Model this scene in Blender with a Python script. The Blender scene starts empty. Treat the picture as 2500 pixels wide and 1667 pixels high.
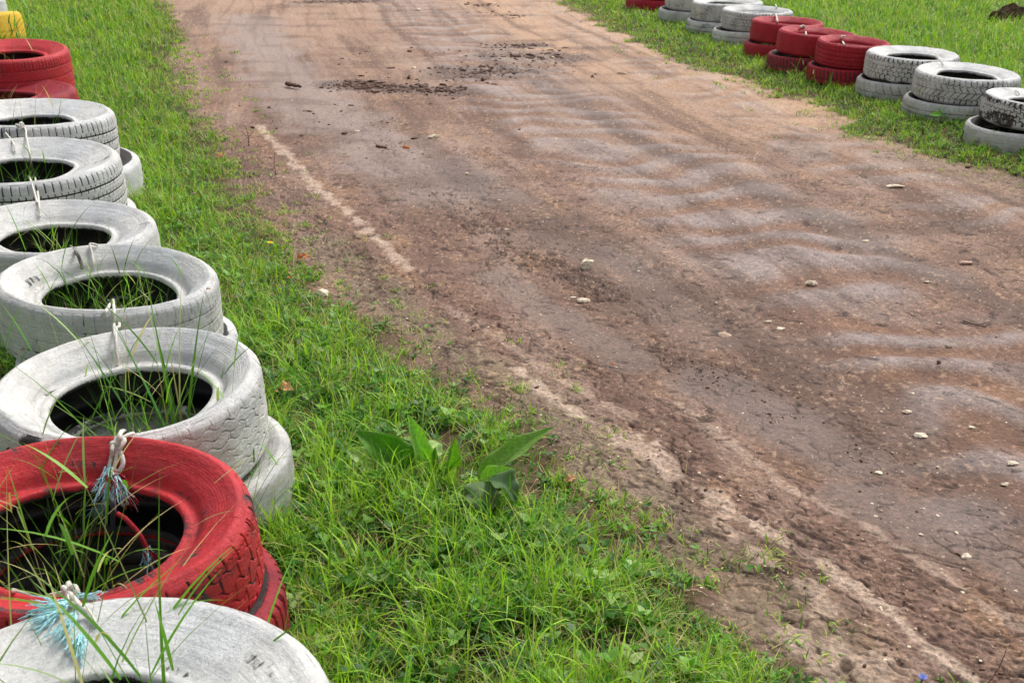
import bpy, math, random
import numpy as np
from mathutils import Vector, Matrix
from mathutils.bvhtree import BVHTree

# ------------------------------------------------------------------ camera, sky, sun
FPX, FH, CZ = 2500.0, 1150.0, 1.45          # focal length and horizon offset in pixels of the 2500 px frame, eye height
PITCH = math.atan(FH / FPX)
scene = bpy.context.scene
COL = scene.collection
cam_d = bpy.data.cameras.new("camera")
cam = bpy.data.objects.new("camera", cam_d)
COL.objects.link(cam)
cam_d.lens = 36.0
cam_d.sensor_width = 36.0
cam_d.clip_start = 0.02
cam_d.clip_end = 2000
cam.location = (0, 0, CZ)
cam.rotation_euler = (math.pi / 2 - PITCH, 0, 0)
cam_d.dof.use_dof = True
cam_d.dof.focus_distance = 3.0
cam_d.dof.aperture_fstop = 13.0
scene.camera = cam

SUN_EL, SUN_AZ = math.radians(54), math.radians(40)     # azimuth measured from +Y towards +X
world = bpy.data.worlds.new("World")
scene.world = world
world.use_nodes = True
wn = world.node_tree.nodes
wn.clear()
sky = wn.new("ShaderNodeTexSky")
sky.sky_type = 'NISHITA'
sky.sun_disc = False
sky.sun_elevation = SUN_EL
sky.sun_rotation = SUN_AZ
sky.dust_density = 5.0
sky.air_density = 1.0
hs = wn.new("ShaderNodeHueSaturation")
hs.inputs["Saturation"].default_value = 0.35            # thin bright cloud cover
bg = wn.new("ShaderNodeBackground")
bg.inputs["Strength"].default_value = 0.128
wo = wn.new("ShaderNodeOutputWorld")
world.node_tree.links.new(sky.outputs[0], hs.inputs["Color"])
world.node_tree.links.new(hs.outputs[0], bg.inputs[0])
world.node_tree.links.new(bg.outputs[0], wo.inputs[0])
sun_d = bpy.data.lights.new("sun", 'SUN')
sun_d.energy = 1.75
sun_d.angle = math.radians(20)
sun_d.color = (1.0, 0.965, 0.91)
sun = bpy.data.objects.new("sun", sun_d)
COL.objects.link(sun)
_sd = Vector((math.sin(SUN_AZ) * math.cos(SUN_EL), math.cos(SUN_AZ) * math.cos(SUN_EL), math.sin(SUN_EL)))
sun.rotation_euler = _sd.to_track_quat('Z', 'Y').to_euler()
scene.view_settings.view_transform = 'Standard'
scene.view_settings.look = 'None'
scene.view_settings.exposure = 0.25
scene.view_settings.gamma = 1.0

# ------------------------------------------------------------------ helpers
RNG = np.random.default_rng(7)
rnd = random.Random(11)
SC = 2500.0 / 2352.0


def un(x, y, z=0.0):
    """pixel of the measured photograph (2352 wide) -> point of the place at height z"""
    a, b = x * SC - 1250, y * SC - 833.5
    d = (a, FPX * math.cos(PITCH) - b * math.sin(PITCH), -FPX * math.sin(PITCH) - b * math.cos(PITCH))
    t = (CZ - z) / -d[2]
    return np.array((d[0] * t, d[1] * t, z))


def ray(x, y):
    a, b = x * SC - 1250, y * SC - 833.5
    return Vector((a, FPX * math.cos(PITCH) - b * math.sin(PITCH), -FPX * math.sin(PITCH) - b * math.cos(PITCH))).normalized()


def depth(p):
    return p[1] * math.cos(PITCH) + (CZ - p[2]) * math.sin(PITCH)


def lin(r, g, b, k=1.0):
    f = lambda c: ((c / 255 + 0.055) / 1.055) ** 2.4 if c > 10 else c / 255 / 12.92
    return np.array((f(r) * k, f(g) * k, f(b) * k))


def sstep(a, b, x):
    t = np.clip((x - a) / (b - a), 0, 1)
    return t * t * (3 - 2 * t)


def _hash(ix, iy, seed):
    h = (ix.astype(np.int64) * 374761393 + iy.astype(np.int64) * 668265263 + seed * 974634777) & 0xFFFFFFFF
    h = ((h ^ (h >> 13)) * 1274126177) & 0xFFFFFFFF
    h = ((h ^ (h >> 16)) * 2246822519) & 0xFFFFFFFF
    return ((h ^ (h >> 15)) & 0xFFFFFF) / float(0xFFFFFF)


def noise(x, y, seed=0):
    x0, y0 = np.floor(x), np.floor(y)
    fx, fy = x - x0, y - y0
    ix, iy = x0.astype(np.int64), y0.astype(np.int64)

    def g(i, j):
        a = _hash(ix + i, iy + j, seed) * 6.28318
        return np.cos(a) * (fx - i) + np.sin(a) * (fy - j)
    ux, uy = fx * fx * fx * (fx * (fx * 6 - 15) + 10), fy * fy * fy * (fy * (fy * 6 - 15) + 10)
    a = g(0, 0) * (1 - ux) + g(1, 0) * ux
    b = g(0, 1) * (1 - ux) + g(1, 1) * ux
    return (a * (1 - uy) + b * uy) * 1.5


def fbm(x, y, seed=0, o=4, gain=0.5):
    s, a, t = 0, 1.0, 0
    for i in range(o):
        s = s + a * noise(x * 2 ** i + 17.3 * i, y * 2 ** i - 9.1 * i, seed + i)
        t += a
        a *= gain
    return s / t


def voro(x, y, seed=0):
    """(distance to the nearest cell wall, cell value)"""
    ix, iy = np.floor(x).astype(np.int64), np.floor(y).astype(np.int64)
    f1 = np.full(x.shape, 9.0)
    px = np.zeros_like(x)
    py = np.zeros_like(x)
    cid = np.zeros_like(x)
    pts = {}
    for i in (-1, 0, 1):
        for j in (-1, 0, 1):
            a = ix + i + 0.1 + 0.8 * _hash(ix + i, iy + j, seed)
            b = iy + j + 0.1 + 0.8 * _hash(ix + i, iy + j, seed + 5)
            pts[(i, j)] = (a, b)
            d = (a - x) ** 2 + (b - y) ** 2
            m = d < f1
            f1 = np.where(m, d, f1)
            px = np.where(m, a, px)
            py = np.where(m, b, py)
            cid = np.where(m, _hash(ix + i, iy + j, seed + 9), cid)
    e = np.full(x.shape, 9.0)
    for (a, b) in pts.values():
        dx, dy = a - px, b - py
        L = np.sqrt(dx * dx + dy * dy)
        ok = L > 1e-6
        L = np.where(ok, L, 1)
        dd = ((a + px) / 2 - x) * dx / L + ((b + py) / 2 - y) * dy / L
        e = np.where(ok, np.minimum(e, dd), e)
    return e, cid


def poly(pts, z=0.0):
    return np.array([un(px, py, z)[:2] for px, py in pts])


def pdist(x, y, P):
    """distance to a polyline, signed side, arc position"""
    best = np.full(x.shape, 1e9)
    side = np.zeros_like(x)
    arc = np.zeros_like(x)
    s0 = 0.0
    for i in range(len(P) - 1):
        ax, ay = P[i]
        dx, dy = P[i + 1] - P[i]
        L = math.hypot(dx, dy)
        t = ((x - ax) * dx + (y - ay) * dy) / (L * L)
        tc = np.clip(t, 0, 1)
        d = np.hypot(x - ax - tc * dx, y - ay - tc * dy)
        sg = ((x - ax) * dy - (y - ay) * dx) / L
        m = d < best
        best = np.where(m, d, best)
        side = np.where(m, sg, side)
        arc = np.where(m, s0 + (t if 0 < i < len(P) - 2 else tc) * L, arc)
        s0 += L
    return best, side, arc


def tag(o, label=None, cat=None, group=None, kind=None):
    if label:
        o["label"] = label
    if cat:
        o["category"] = cat
    if group:
        o["group"] = group
    if kind:
        o["kind"] = kind
    return o


def empty(name, loc=(0, 0, 0), rot=(0, 0, 0)):
    o = bpy.data.objects.new(name, None)
    o.empty_display_size = 0.1
    COL.objects.link(o)
    o.location = loc
    o.rotation_euler = rot
    return o


def npmesh(name, V, F, mat, parent=None, attrs=None, smooth=True, sharp=None):
    """V (n,3); F list of (k,3) / (k,4) index arrays; attrs {name: (type, array per vertex)}"""
    me = bpy.data.meshes.new(name)
    V = np.asarray(V, np.float32)
    me.vertices.add(len(V))
    me.vertices.foreach_set("co", V.ravel())
    if not isinstance(F, (list, tuple)):
        F = [F]
    F = [np.asarray(f, np.int32) for f in F if len(f)]
    nl = sum(f.size for f in F)
    npoly = sum(len(f) for f in F)
    me.loops.add(nl)
    me.polygons.add(npoly)
    me.loops.foreach_set("vertex_index", np.concatenate([f.ravel() for f in F]))
    sizes = np.concatenate([np.full(len(f), f.shape[1], np.int32) for f in F])
    starts = np.concatenate(([0], np.cumsum(sizes)[:-1])).astype(np.int32)
    me.polygons.foreach_set("loop_start", starts)
    me.polygons.foreach_set("use_smooth", np.full(npoly, smooth))
    me.update(calc_edges=True)
    for k, (ty, arr) in (attrs or {}).items():
        at = me.attributes.new(k, ty, 'POINT')
        arr = np.asarray(arr, np.float32)
        if ty == 'FLOAT':
            at.data.foreach_set("value", arr.ravel())
        elif ty == 'FLOAT_VECTOR':
            at.data.foreach_set("vector", arr.ravel())
        else:
            if arr.shape[1] == 3:
                arr = np.concatenate((arr, np.ones((len(arr), 1), np.float32)), 1)
            at.data.foreach_set("color", arr.ravel())
    me.materials.append(mat)
    o = bpy.data.objects.new(name, me)
    COL.objects.link(o)
    if parent is not None:
        o.parent = parent
    return o


def gridfaces(nu, nv, wrap=False, off=0):
    """quads of a grid stored [u][v]"""
    u = np.arange(nu if wrap else nu - 1)
    v = np.arange(nv - 1)
    U, Vv = np.meshgrid(u, v, indexing='ij')
    U2 = (U + 1) % nu
    return (np.stack([U * nv + Vv, U2 * nv + Vv, U2 * nv + Vv + 1, U * nv + Vv + 1], -1).reshape(-1, 4) + off)


class NT:
    def __init__(self, name):
        self.m = bpy.data.materials.new(name)
        self.m.use_nodes = True
        self.t = self.m.node_tree
        self.n = self.t.nodes
        self.b = self.n["Principled BSDF"]

    def add(self, ty, **kw):
        n = self.n.new(ty)
        for k, v in kw.items():
            if hasattr(n, k):
                setattr(n, k, v)
            else:
                n.inputs[k.replace('_', ' ')].default_value = v
        return n

    def l(self, a, b):
        self.t.links.new(a, b)

    def attr(self, name):
        n = self.n.new("ShaderNodeAttribute")
        n.attribute_name = name
        return n

    def noise(self, scale, detail=4, rough=0.6, vec=None):
        n = self.n.new("ShaderNodeTexNoise")
        n.inputs["Scale"].default_value = scale
        n.inputs["Detail"].default_value = detail
        n.inputs["Roughness"].default_value = rough
        if vec is not None:
            self.l(vec, n.inputs["Vector"])
        return n

    def ramp(self, src, a, b, c0=0.0, c1=1.0):
        n = self.n.new("ShaderNodeMapRange")
        n.inputs[1].default_value = a
        n.inputs[2].default_value = b
        n.inputs[3].default_value = c0
        n.inputs[4].default_value = c1
        self.l(src, n.inputs[0])
        return n.outputs[0]

    def math(self, op, a, b=None):
        n = self.n.new("ShaderNodeMath")
        n.operation = op
        for i, v in enumerate((a, b)):
            if v is None:
                continue
            if isinstance(v, (int, float)):
                n.inputs[i].default_value = v
            else:
                self.l(v, n.inputs[i])
        return n.outputs[0]

    def mix(self, fac, a, b, mode='MIX'):
        n = self.n.new("ShaderNodeMix")
        n.data_type = 'RGBA'
        n.blend_type = mode
        for i, v in ((0, fac), (6, a), (7, b)):
            if isinstance(v, (int, float)):
                n.inputs[i].default_value = v
            elif isinstance(v, (tuple, list, np.ndarray)):
                n.inputs[i].default_value = (*[float(q) for q in v][:3], 1)
            else:
                self.l(v, n.inputs[i])
        return n.outputs[2]

    def bump(self, h, strength, dist):
        n = self.n.new("ShaderNodeBump")
        n.inputs["Strength"].default_value = strength
        n.inputs["Distance"].default_value = dist
        self.l(h, n.inputs["Height"])
        self.l(n.outputs[0], self.b.inputs["Normal"])
        return n

    def scalevec(self, src, s):
        n = self.n.new("ShaderNodeVectorMath")
        n.operation = 'MULTIPLY'
        self.l(src, n.inputs[0])
        n.inputs[1].default_value = s
        return n.outputs[0]


# ------------------------------------------------------------------ layout of the ground
EDGE_L = poly([(1990, 1700), (1850, 1568), (1700, 1425), (1570, 1290), (1470, 1200), (1330, 1090), (1230, 985), (1120, 920),
               (1000, 850), (890, 755), (770, 690), (690, 600), (600, 510), (556, 430), (495, 330), (455, 260), (415, 190),
               (395, 130), (425, 75), (375, 0), (345, -60)])
EDGE_R = poly([(2900, 560), (2600, 470), (2352, 405), (2200, 375), (2060, 330), (1960, 300), (1880, 245), (1780, 215), (1640, 165),
               (1500, 115), (1400, 65), (1300, 15), (1220, -30), (1150, -70)])
RIP1 = poly([(2700, 1150), (2250, 850), (1900, 620), (1620, 450), (1350, 300), (1150, 160), (1000, 60), (900, -40)])
RIP2 = poly([(2700, 640), (2352, 520), (2100, 420), (1800, 300), (1500, 150), (1300, 60), (1150, -40)])
STREAK = [
    (poly([(590, 290), (650, 345), (720, 425), (800, 490), (880, 560), (935, 615)]), 0.055, 0.9),
    (poly([(1180, 845), (1290, 930), (1440, 1020), (1560, 1100), (1700, 1190), (1830, 1265), (1950, 1345), (2060, 1430), (2150, 1500), (2300, 1620)]), 0.032, 1.0),
    (poly([(1440, 1000), (1500, 1040), (1580, 1110), (1680, 1190)]), 0.05, 0.8),
    (poly([(1640, 1200), (1760, 1300), (1840, 1340), (1900, 1400)]), 0.04, 0.6),
    (poly([(1560, 930), (1800, 1120), (2000, 1220), (2200, 1350), (2352, 1450)]), 0.03, 0.55),
    (poly([(1000, 690), (1150, 780), (1300, 880), (1450, 960)]), 0.04, 0.45),
    (poly([(1200, 880), (1350, 960), (1430, 1010)]), 0.03, 0.6),
    (poly([(1850, 1480), (2000, 1560), (2150, 1640)]), 0.1, 0.7),
]
OLIVE = poly([(740, 560), (820, 620), (900, 690), (1000, 765), (1150, 860), (1290, 960), (1400, 1065), (1500, 1160), (1650, 1290), (1850, 1450), (2050, 1620)])
TORN = [
    (poly([(950, 420), (1030, 460), (1120, 520), (1180, 570), (1260, 620), (1380, 670)]), 0.10, 1.0),
    (poly([(960, 640), (1080, 720), (1250, 800), (1400, 890)]), 0.10, 0.5),
    (poly([(1500, 800), (1600, 850), (1700, 900), (1800, 960)]), 0.09, 0.6),
    (poly([(1750, 900), (1900, 960), (2050, 1080), (2200, 1180), (2352, 1260)]), 0.12, 0.5),
    (poly([(1400, 980), (1550, 1080), (1750, 1180), (2000, 1320), (2200, 1450), (2352, 1560)]), 0.11, 0.5),
    (poly([(430, 150), (450, 250), (530, 320), (640, 430), (760, 560), (900, 660)]), 0.13, 0.8),
    (poly([(1700, 1250), (1850, 1350), (2050, 1500), (2200, 1600)]), 0.1, 0.35),
    (poly([(820, 250), (900, 330), (960, 360)]), 0.1, 0.5),
    (poly([(1030, 850), (1200, 900), (1400, 1060), (1600, 1220)]), 0.1, 0.3),
]
DARK = [
    (poly([(1250, 190), (1500, 345), (1700, 420), (1900, 510), (2100, 610), (2352, 720), (2700, 870)]), 0.13, 0.8),
    (poly([(1000, 370), (1250, 500), (1450, 600), (1650, 720), (1850, 860), (2050, 1000), (2352, 1200)]), 0.16, 0.7),
    (poly([(1120, 620), (1350, 640), (1500, 760), (1700, 900)]), 0.16, 0.35),
]
WET = [
    (poly([(560, 40), (640, 150), (700, 230), (850, 330), (1050, 440)]), 0.35, 0.8),
    (poly([(1600, 880), (1750, 940), (1950, 1060)]), 0.13, 1.0),
    (poly([(1150, 640), (1300, 740), (1450, 830)]), 0.10, 0.8),
    (poly([(2000, 1150), (2150, 1220), (2352, 1300)]), 0.13, 0.9),
    (poly([(1150, 540), (1420, 600), (1640, 780)]), 0.10, 0.4),
]
CLODS = [((770, 195), (1060, 212), 230, 0.10), ((800, 188), (900, 200), 80, 0.05), ((1140, 130), (1290, 133), 90, 0.18), ((1130, 110), (1230, 104), 40, 0.1),
         ((1050, 170), (1190, 165), 110, 0.2), ((700, 6), (870, 3), 60, 0.12), ((1070, 12), (1140, 14), 40, 0.1),
         ((1080, 30), (1210, 40), 30, 0.1), ((850, 120), (1000, 130), 16, 0.4), ((600, 260), (1000, 290), 20, 0.4)]


def edge_x(E, y):
    o = np.argsort(E[:, 1])
    return np.interp(y, E[o, 1], E[o, 0])


def ground(x, y, full=True):
    """height and masks of the ground at (x, y)"""
    n1 = fbm(x * 3.1, y * 3.1, 3, 4)
    n2 = fbm(x * 14, y * 14, 13, 3)
    gl = edge_x(EDGE_L, y) - x + 0.16 * n1 + 0.05 * n2
    gr = x - edge_x(EDGE_R, y) + 0.28 * n1 + 0.07 * n2
    g = np.maximum(gl, gr)                     # >0: turf
    gm = sstep(-0.06, 0.10, g)
    m = dict(g=g, gm=gm, n1=n1, n2=n2)
    tr = 1 - gm
    # washboard
    d1, s1, a1 = pdist(x, y, RIP1)
    d2, s2, a2 = pdist(x, y, RIP2)
    w1 = fbm(x * 1.3, y * 1.3, 21, 2)
    r1 = sstep(0.66, 0.22, d1 + 0.25 * w1 + 0.12 * n1) * sstep(-1.0, -0.35, noise(x * 1.6, y * 1.6, 37))
    r2 = sstep(0.46, 0.12, d2 + 0.2 * w1 + 0.1 * n1) * sstep(-0.9, -0.1, noise(x * 1.6, y * 1.6, 38))
    ph1 = a1 / 0.34 + 1.0 * w1 + s1 * 0.8 + 0.5 * noise(x * 1.9, y * 1.9, 31) + 0.2 * n1
    ph2 = a2 / 0.36 + 1.0 * w1 - s2 * 0.5 + 0.8 * noise(x * 1.9, y * 1.9, 33) + 0.2 * n1
    c1, c2 = 0.5 + 0.5 * np.cos(6.2832 * ph1), 0.5 + 0.5 * np.cos(6.2832 * ph2)
    use2 = r2 > r1
    rip = np.where(use2, r2 * 0.7, r1) * tr
    amp = 0.5 + 0.7 * (0.5 + noise(x * 1.7 + 4, y * 1.7, 35))
    cr = np.where(use2, c2, c1)
    h = rip * 0.014 * np.clip(amp, 0.2, 1.2) * cr
    m['rip'], m['crest'] = rip, cr
    h = h + 0.004 * rip * n1
    # long undulation, wheel lanes
    h = h + 0.012 * fbm(x * 0.7, y * 0.7, 41, 2) + 0.035 * sstep(0.0, 0.5, g)
    st = np.zeros_like(x)
    for P, w, k in STREAK:
        d, s, a = pdist(x, y, P)
        st = np.maximum(st, k * sstep(0.95, 0.2, d / (w * 0.8) + 0.7 * n1 + 1.3 * n2))
    m['streak'] = st * tr
    h = h + 0.002 * st
    to = np.zeros_like(x)
    for P, w, k in TORN:
        d, s, a = pdist(x, y, P)
        to = np.maximum(to, k * sstep(1.3, 0.3, d / w + 0.9 * n1 + 0.5 * n2))
    dk = np.zeros_like(x)
    for P, w, k in DARK:
        d, s, a = pdist(x, y, P)
        dk = np.maximum(dk, k * sstep(1.3, 0.2, d / w + 0.7 * n1))
    we = np.zeros_like(x)
    for P, w, k in WET:
        d, s, a = pdist(x, y, P)
        we = np.maximum(we, k * sstep(1.3, 0.4, d / w + 0.8 * n1))
    for (c0, c1_, n, sp) in CLODS[:6]:
        d, s, a = pdist(x, y, poly([c0, c1_]))
        q = sstep(1.9, 0.6, d / (sp * 1.2) + 1.0 * n2 + 0.6 * n1)
        dk = np.maximum(dk, 1.1 * q)
        to = np.maximum(to, 0.9 * q)
    d, s, a = pdist(x, y, OLIVE)
    ol = sstep(1.4, 0.3, d / 0.11 + 0.8 * n1 + 0.4 * n2)
    d, s, a = pdist(x, y, EDGE_R)
    ol = np.maximum(ol, 0.8 * sstep(0.5, 0.1, d) * sstep(6.2, 5.0, y))
    we = we * (1 - 0.8 * st) * tr
    m['torn'], m['dark'], m['wet'], m['olive'] = to * tr, dk * tr, we, ol * tr
    # torn flakes: stretched along the way the wheels went (roughly down-right)
    ux, uy = x * 0.62 + y * 0.78, x * 0.78 - y * 0.62
    wx, wy = 0.35 * n2, 0.3 * n1
    f1 = fbm(uy * 9 + wx, ux * 34 + wy, 51, 3)
    f2 = fbm((0.84 * x - 0.54 * y) * 38, (0.54 * x + 0.84 * y) * 70, 55, 3)
    rid = 1 - np.abs(f1) * 2.6
    spread = np.clip(to + 0.38 * sstep(-0.35, 0.25, n1 + 0.2) * sstep(7.5, 3.0, y), 0, 1) * (1 - we * 0.85) * (1 - 0.6 * rip)
    flake = sstep(0.04, 0.16, f2 + 0.25 * f1 - 0.12 + 0.14 * spread) * spread
    h = h + tr * (0.0014 * spread * rid + 0.0025 * flake + 0.0030 * f2 * (0.5 + spread) * (1 - 0.7 * we))
    m['flake'] = flake * tr
    # cracks
    if full:
        qx, qy = x + 0.030 * n2 + 0.06 * n1, y + 0.030 * noise(x * 15, y * 15, 61) + 0.06 * n1
        ku, kv = 0.84 * qx - 0.54 * qy, 0.54 * qx + 0.84 * qy
        e, cid = voro(ku * 5.5, kv * 12, 71)
        e2, cid2 = voro(ku * 13 + 0.3 * n2, kv * 26, 77)
        part = sstep(0.0, 0.25, noise(x * 5.3, y * 5.3, 81) - 0.04)
        part2 = sstep(0.0, 0.3, noise(x * 6.1, y * 6.1, 85) - 0.02)
        near = sstep(9.0, 4.0, y)
        wd = 0.018 * np.clip(y / 2.5, 0.8, 2.2)
        ck = sstep(wd * 2.2, wd * 0.5, e) * part * near
        ck2 = sstep(wd * 3.5, wd * 1.2, e2) * part2 * near * 0.6
        ck = np.maximum(ck, ck2) * tr * (1 - 0.8 * st) * (1 - 0.6 * rip)
        h = h - 0.005 * ck
        m['crack'] = ck
        m['cid'] = cid
        # creases pressed and torn by wheels: long thin curved lines
        d, s, a = pdist(x, y, TORN[0][0])
        hb = sstep(0.15, 0.05, d + 0.04 * n1)
        cu, cv = 0.84 * x - 0.54 * y, 0.54 * x + 0.84 * y
        l1 = np.abs(noise(cu * 7 + 0.8 * n1, cv * 26 + 1.2 * n1 + 0.4 * n2, 91))
        l2 = np.abs(noise(cu * 14 + 0.8 * n1, cv * 42 + 1.0 * n2, 93))
        gate = noise(cu * 9, cv * 16, 95)
        dens = np.clip(1.1 * hb + 0.6 * to + 0.36 * near - 0.4 * rip, 0, 1.15) * (1 - 0.75 * we) * (1 - 0.5 * st)
        pr = np.maximum(sstep(0.17, 0.05, l1) * sstep(0.42 - 0.55 * dens, 0.55 - 0.5 * dens, gate),
                        0.9 * sstep(0.20, 0.06, l2) * sstep(0.50 - 0.6 * dens, 0.62 - 0.5 * dens, noise(cu * 17, cv * 26, 97))) * tr * near
        h = h - 0.006 * pr * (0.5 + 0.7 * hb) + 0.004 * hb * l1
        m['print'] = pr
    # rough turf soil
    h = h + gm * 0.012 * n2
    return h, m


def gz(x, y):
    return float(ground(np.array([float(x)]), np.array([float(y)]), False)[0][0])


def ground_color(x, y, m):
    k = 1 / 1.06
    base = lin(133, 104, 90, k)
    C = np.repeat(base[None], len(x), 0)

    def mixin(col, f):
        nonlocal C
        f = np.clip(f, 0, 1)[:, None]
        C = C * (1 - f) + col[None] * f
    n1, n2 = m['n1'], m['n2']
    _d, lat, along = pdist(x, y, RIP1)
    band = fbm(lat * 5.5 + 0.25 * n1, along * 0.35, 121, 4)
    band2 = fbm(lat * 19 + 0.4 * n1, along * 0.9, 125, 3)
    nA = fbm(x * 1.1 + 3, y * 1.1, 101, 3)
    nB = fbm(x * 40, y * 40, 105, 3)
    nC = fbm(x * 5 + y * 2, y * 3 - x * 2, 107, 3)
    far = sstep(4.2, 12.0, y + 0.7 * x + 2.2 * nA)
    mixin(lin(150, 124, 110, k), 0.30 + 1.3 * nA)
    mixin(lin(150, 116, 90, k), 0.8 * sstep(0.05, 0.45, nC) * (1 - m['wet']))
    mixin(lin(98, 72, 60, k), 0.6 * sstep(-0.05, -0.5, nC) * (1 - m['wet']))
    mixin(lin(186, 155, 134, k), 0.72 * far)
    mixin(lin(214, 176, 142, k), 0.70 * sstep(1.6, 0.2, edge_x(EDGE_R, y) - x + 0.5 * nA) * sstep(4.5, 7.5, y))
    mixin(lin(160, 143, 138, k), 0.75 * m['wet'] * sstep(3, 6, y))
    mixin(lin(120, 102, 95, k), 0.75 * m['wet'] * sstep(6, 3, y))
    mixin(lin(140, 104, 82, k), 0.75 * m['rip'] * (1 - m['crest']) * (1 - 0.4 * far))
    mixin(lin(158, 146, 146, k), 0.85 * m['rip'] * sstep(-0.15, 0.95, m['crest'] + 0.35 * n1 + 0.4 * nA) * (1 - 0.3 * far) * (0.8 + 0.2 * sstep(-0.3, 0.4, nC)))  # grey silt on the ripple crests, with sky sheen painted into the colour
    mixin(lin(104, 78, 64, k), 0.6 * sstep(0.05, 0.45, fbm(x * 1.3 + 9, y * 2.6, 117, 3) + 0.25 * n1) * (1 - m['streak']))
    mixin(lin(92, 68, 56, k), 0.85 * m['dark'])
    mixin(lin(138, 124, 104, k), 0.65 * m['olive'])
    mixin(lin(128, 124, 88, k), 0.5 * m['olive'] * sstep(0.1, 0.4, nB + 0.3 * n2))
    mixin(lin(94, 70, 58, k), 0.6 * sstep(0.02, 0.4, band) * (1 - 0.7 * m['wet']) * (1 - m['gm']))
    mixin(lin(172, 148, 134, k), 0.42 * sstep(-0.02, -0.4, band) * (1 - 0.7 * m['wet']))
    mixin(lin(110, 86, 76, k), 0.35 * sstep(0.05, 0.4, band2))
    mixin(lin(198, 176, 160, k), 0.9 * m['streak'])
    mixin(lin(196, 166, 142, k), 0.5 * sstep(0.22, 0.45, nB + 0.3 * nC) * (1 - m['wet']))
    mixin(lin(78, 56, 46, k), 0.5 * m['flake'] * (0.5 + 0.5 * sstep(-0.3, 0.3, n2)) * (1 - 0.5 * m['streak']))  # moist torn mud, with the small curved shadows of the flakes painted in
    if 'crack' in m:
        mixin(lin(62, 42, 36, k), 0.6 * m['crack'])  # shade inside the cracks painted into the colour, along with moist soil
        mixin(lin(66, 46, 39, k), 0.85 * m['print'])  # creases: torn mud darkened further by painted shade in the recess
    mixin(lin(92, 72, 52, k), 0.9 * m['gm'])
    mixin(lin(62, 72, 30, k), 0.6 * m['gm'] * sstep(-0.2, 0.3, nB))
    C = np.clip(C * np.array((1.05, 1.02, 0.97))[None], 0, 0.9)
    rough = 0.82 - 0.34 * m['wet'] - 0.22 * m['rip'] * sstep(0.3, 0.9, m['crest']) - 0.16 * m['dark'] + 0.1 * m['streak'] + 0.15 * m['gm'] - 0.1 * sstep(0.2, 0.5, nA)
    return C, np.clip(rough, 0.34, 0.97)


def mat_ground(name):
    n = NT(name)
    geo = n.add("ShaderNodeNewGeometry")
    pos = geo.outputs["Position"]
    col = n.attr("soil")
    ra = n.attr("damp")
    g1 = n.noise(95, 6, 0.7, pos)
    g2 = n.noise(420, 4, 0.7, pos)
    g0 = n.noise(28, 5, 0.7, pos)
    c = n.mix(0.9, col.outputs["Color"], n.mix(1.0, col.outputs["Color"], n.ramp(g1.outputs[0], 0.32, 0.68, 0.48, 1.52), 'MULTIPLY'))
    c = n.mix(0.8, c, n.mix(1.0, c, n.ramp(g0.outputs[0], 0.3, 0.7, 0.70, 1.28), 'MULTIPLY'))
    v = n.add("ShaderNodeTexVoronoi")
    v.inputs["Scale"].default_value = 150
    n.l(pos, v.inputs["Vector"])
    # pale grit: a few of the small cells
    sel = n.ramp(v.outputs["Color"], 0.865, 0.88)
    dot = n.math('MULTIPLY', sel, n.ramp(v.outputs["Distance"], 0.42, 0.25))
    c = n.mix(n.math('MULTIPLY', dot, 0.75), c, (0.62, 0.5, 0.4))
    v2 = n.add("ShaderNodeTexVoronoi")
    v2.inputs["Scale"].default_value = 60
    n.l(pos, v2.inputs["Vector"])
    sel2 = n.ramp(v2.outputs["Color"], 0.90, 0.91)
    dot2 = n.math('MULTIPLY', sel2, n.ramp(v2.outputs["Distance"], 0.30, 0.18))
    c = n.mix(n.math('MULTIPLY', dot2, 0.6), c, (0.6, 0.47, 0.37))
    n.l(c, n.b.inputs["Base Color"])
    r = n.math('ADD', ra.outputs["Fac"], n.ramp(g1.outputs[0], 0.3, 0.7, -0.06, 0.1))
    n.l(r, n.b.inputs["Roughness"])
    n.b.inputs["Specular IOR Level"].default_value = 0.5
    hh = n.math('ADD', n.math('ADD', g1.outputs[0], n.math('MULTIPLY', g2.outputs[0], 0.35)), n.math('MULTIPLY', dot, 0.3))
    n.bump(hh, 0.9, 0.006)
    return n.m


M_TRACK = mat_ground("packed_mud")
M_SOIL = mat_ground("verge_soil")


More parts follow.
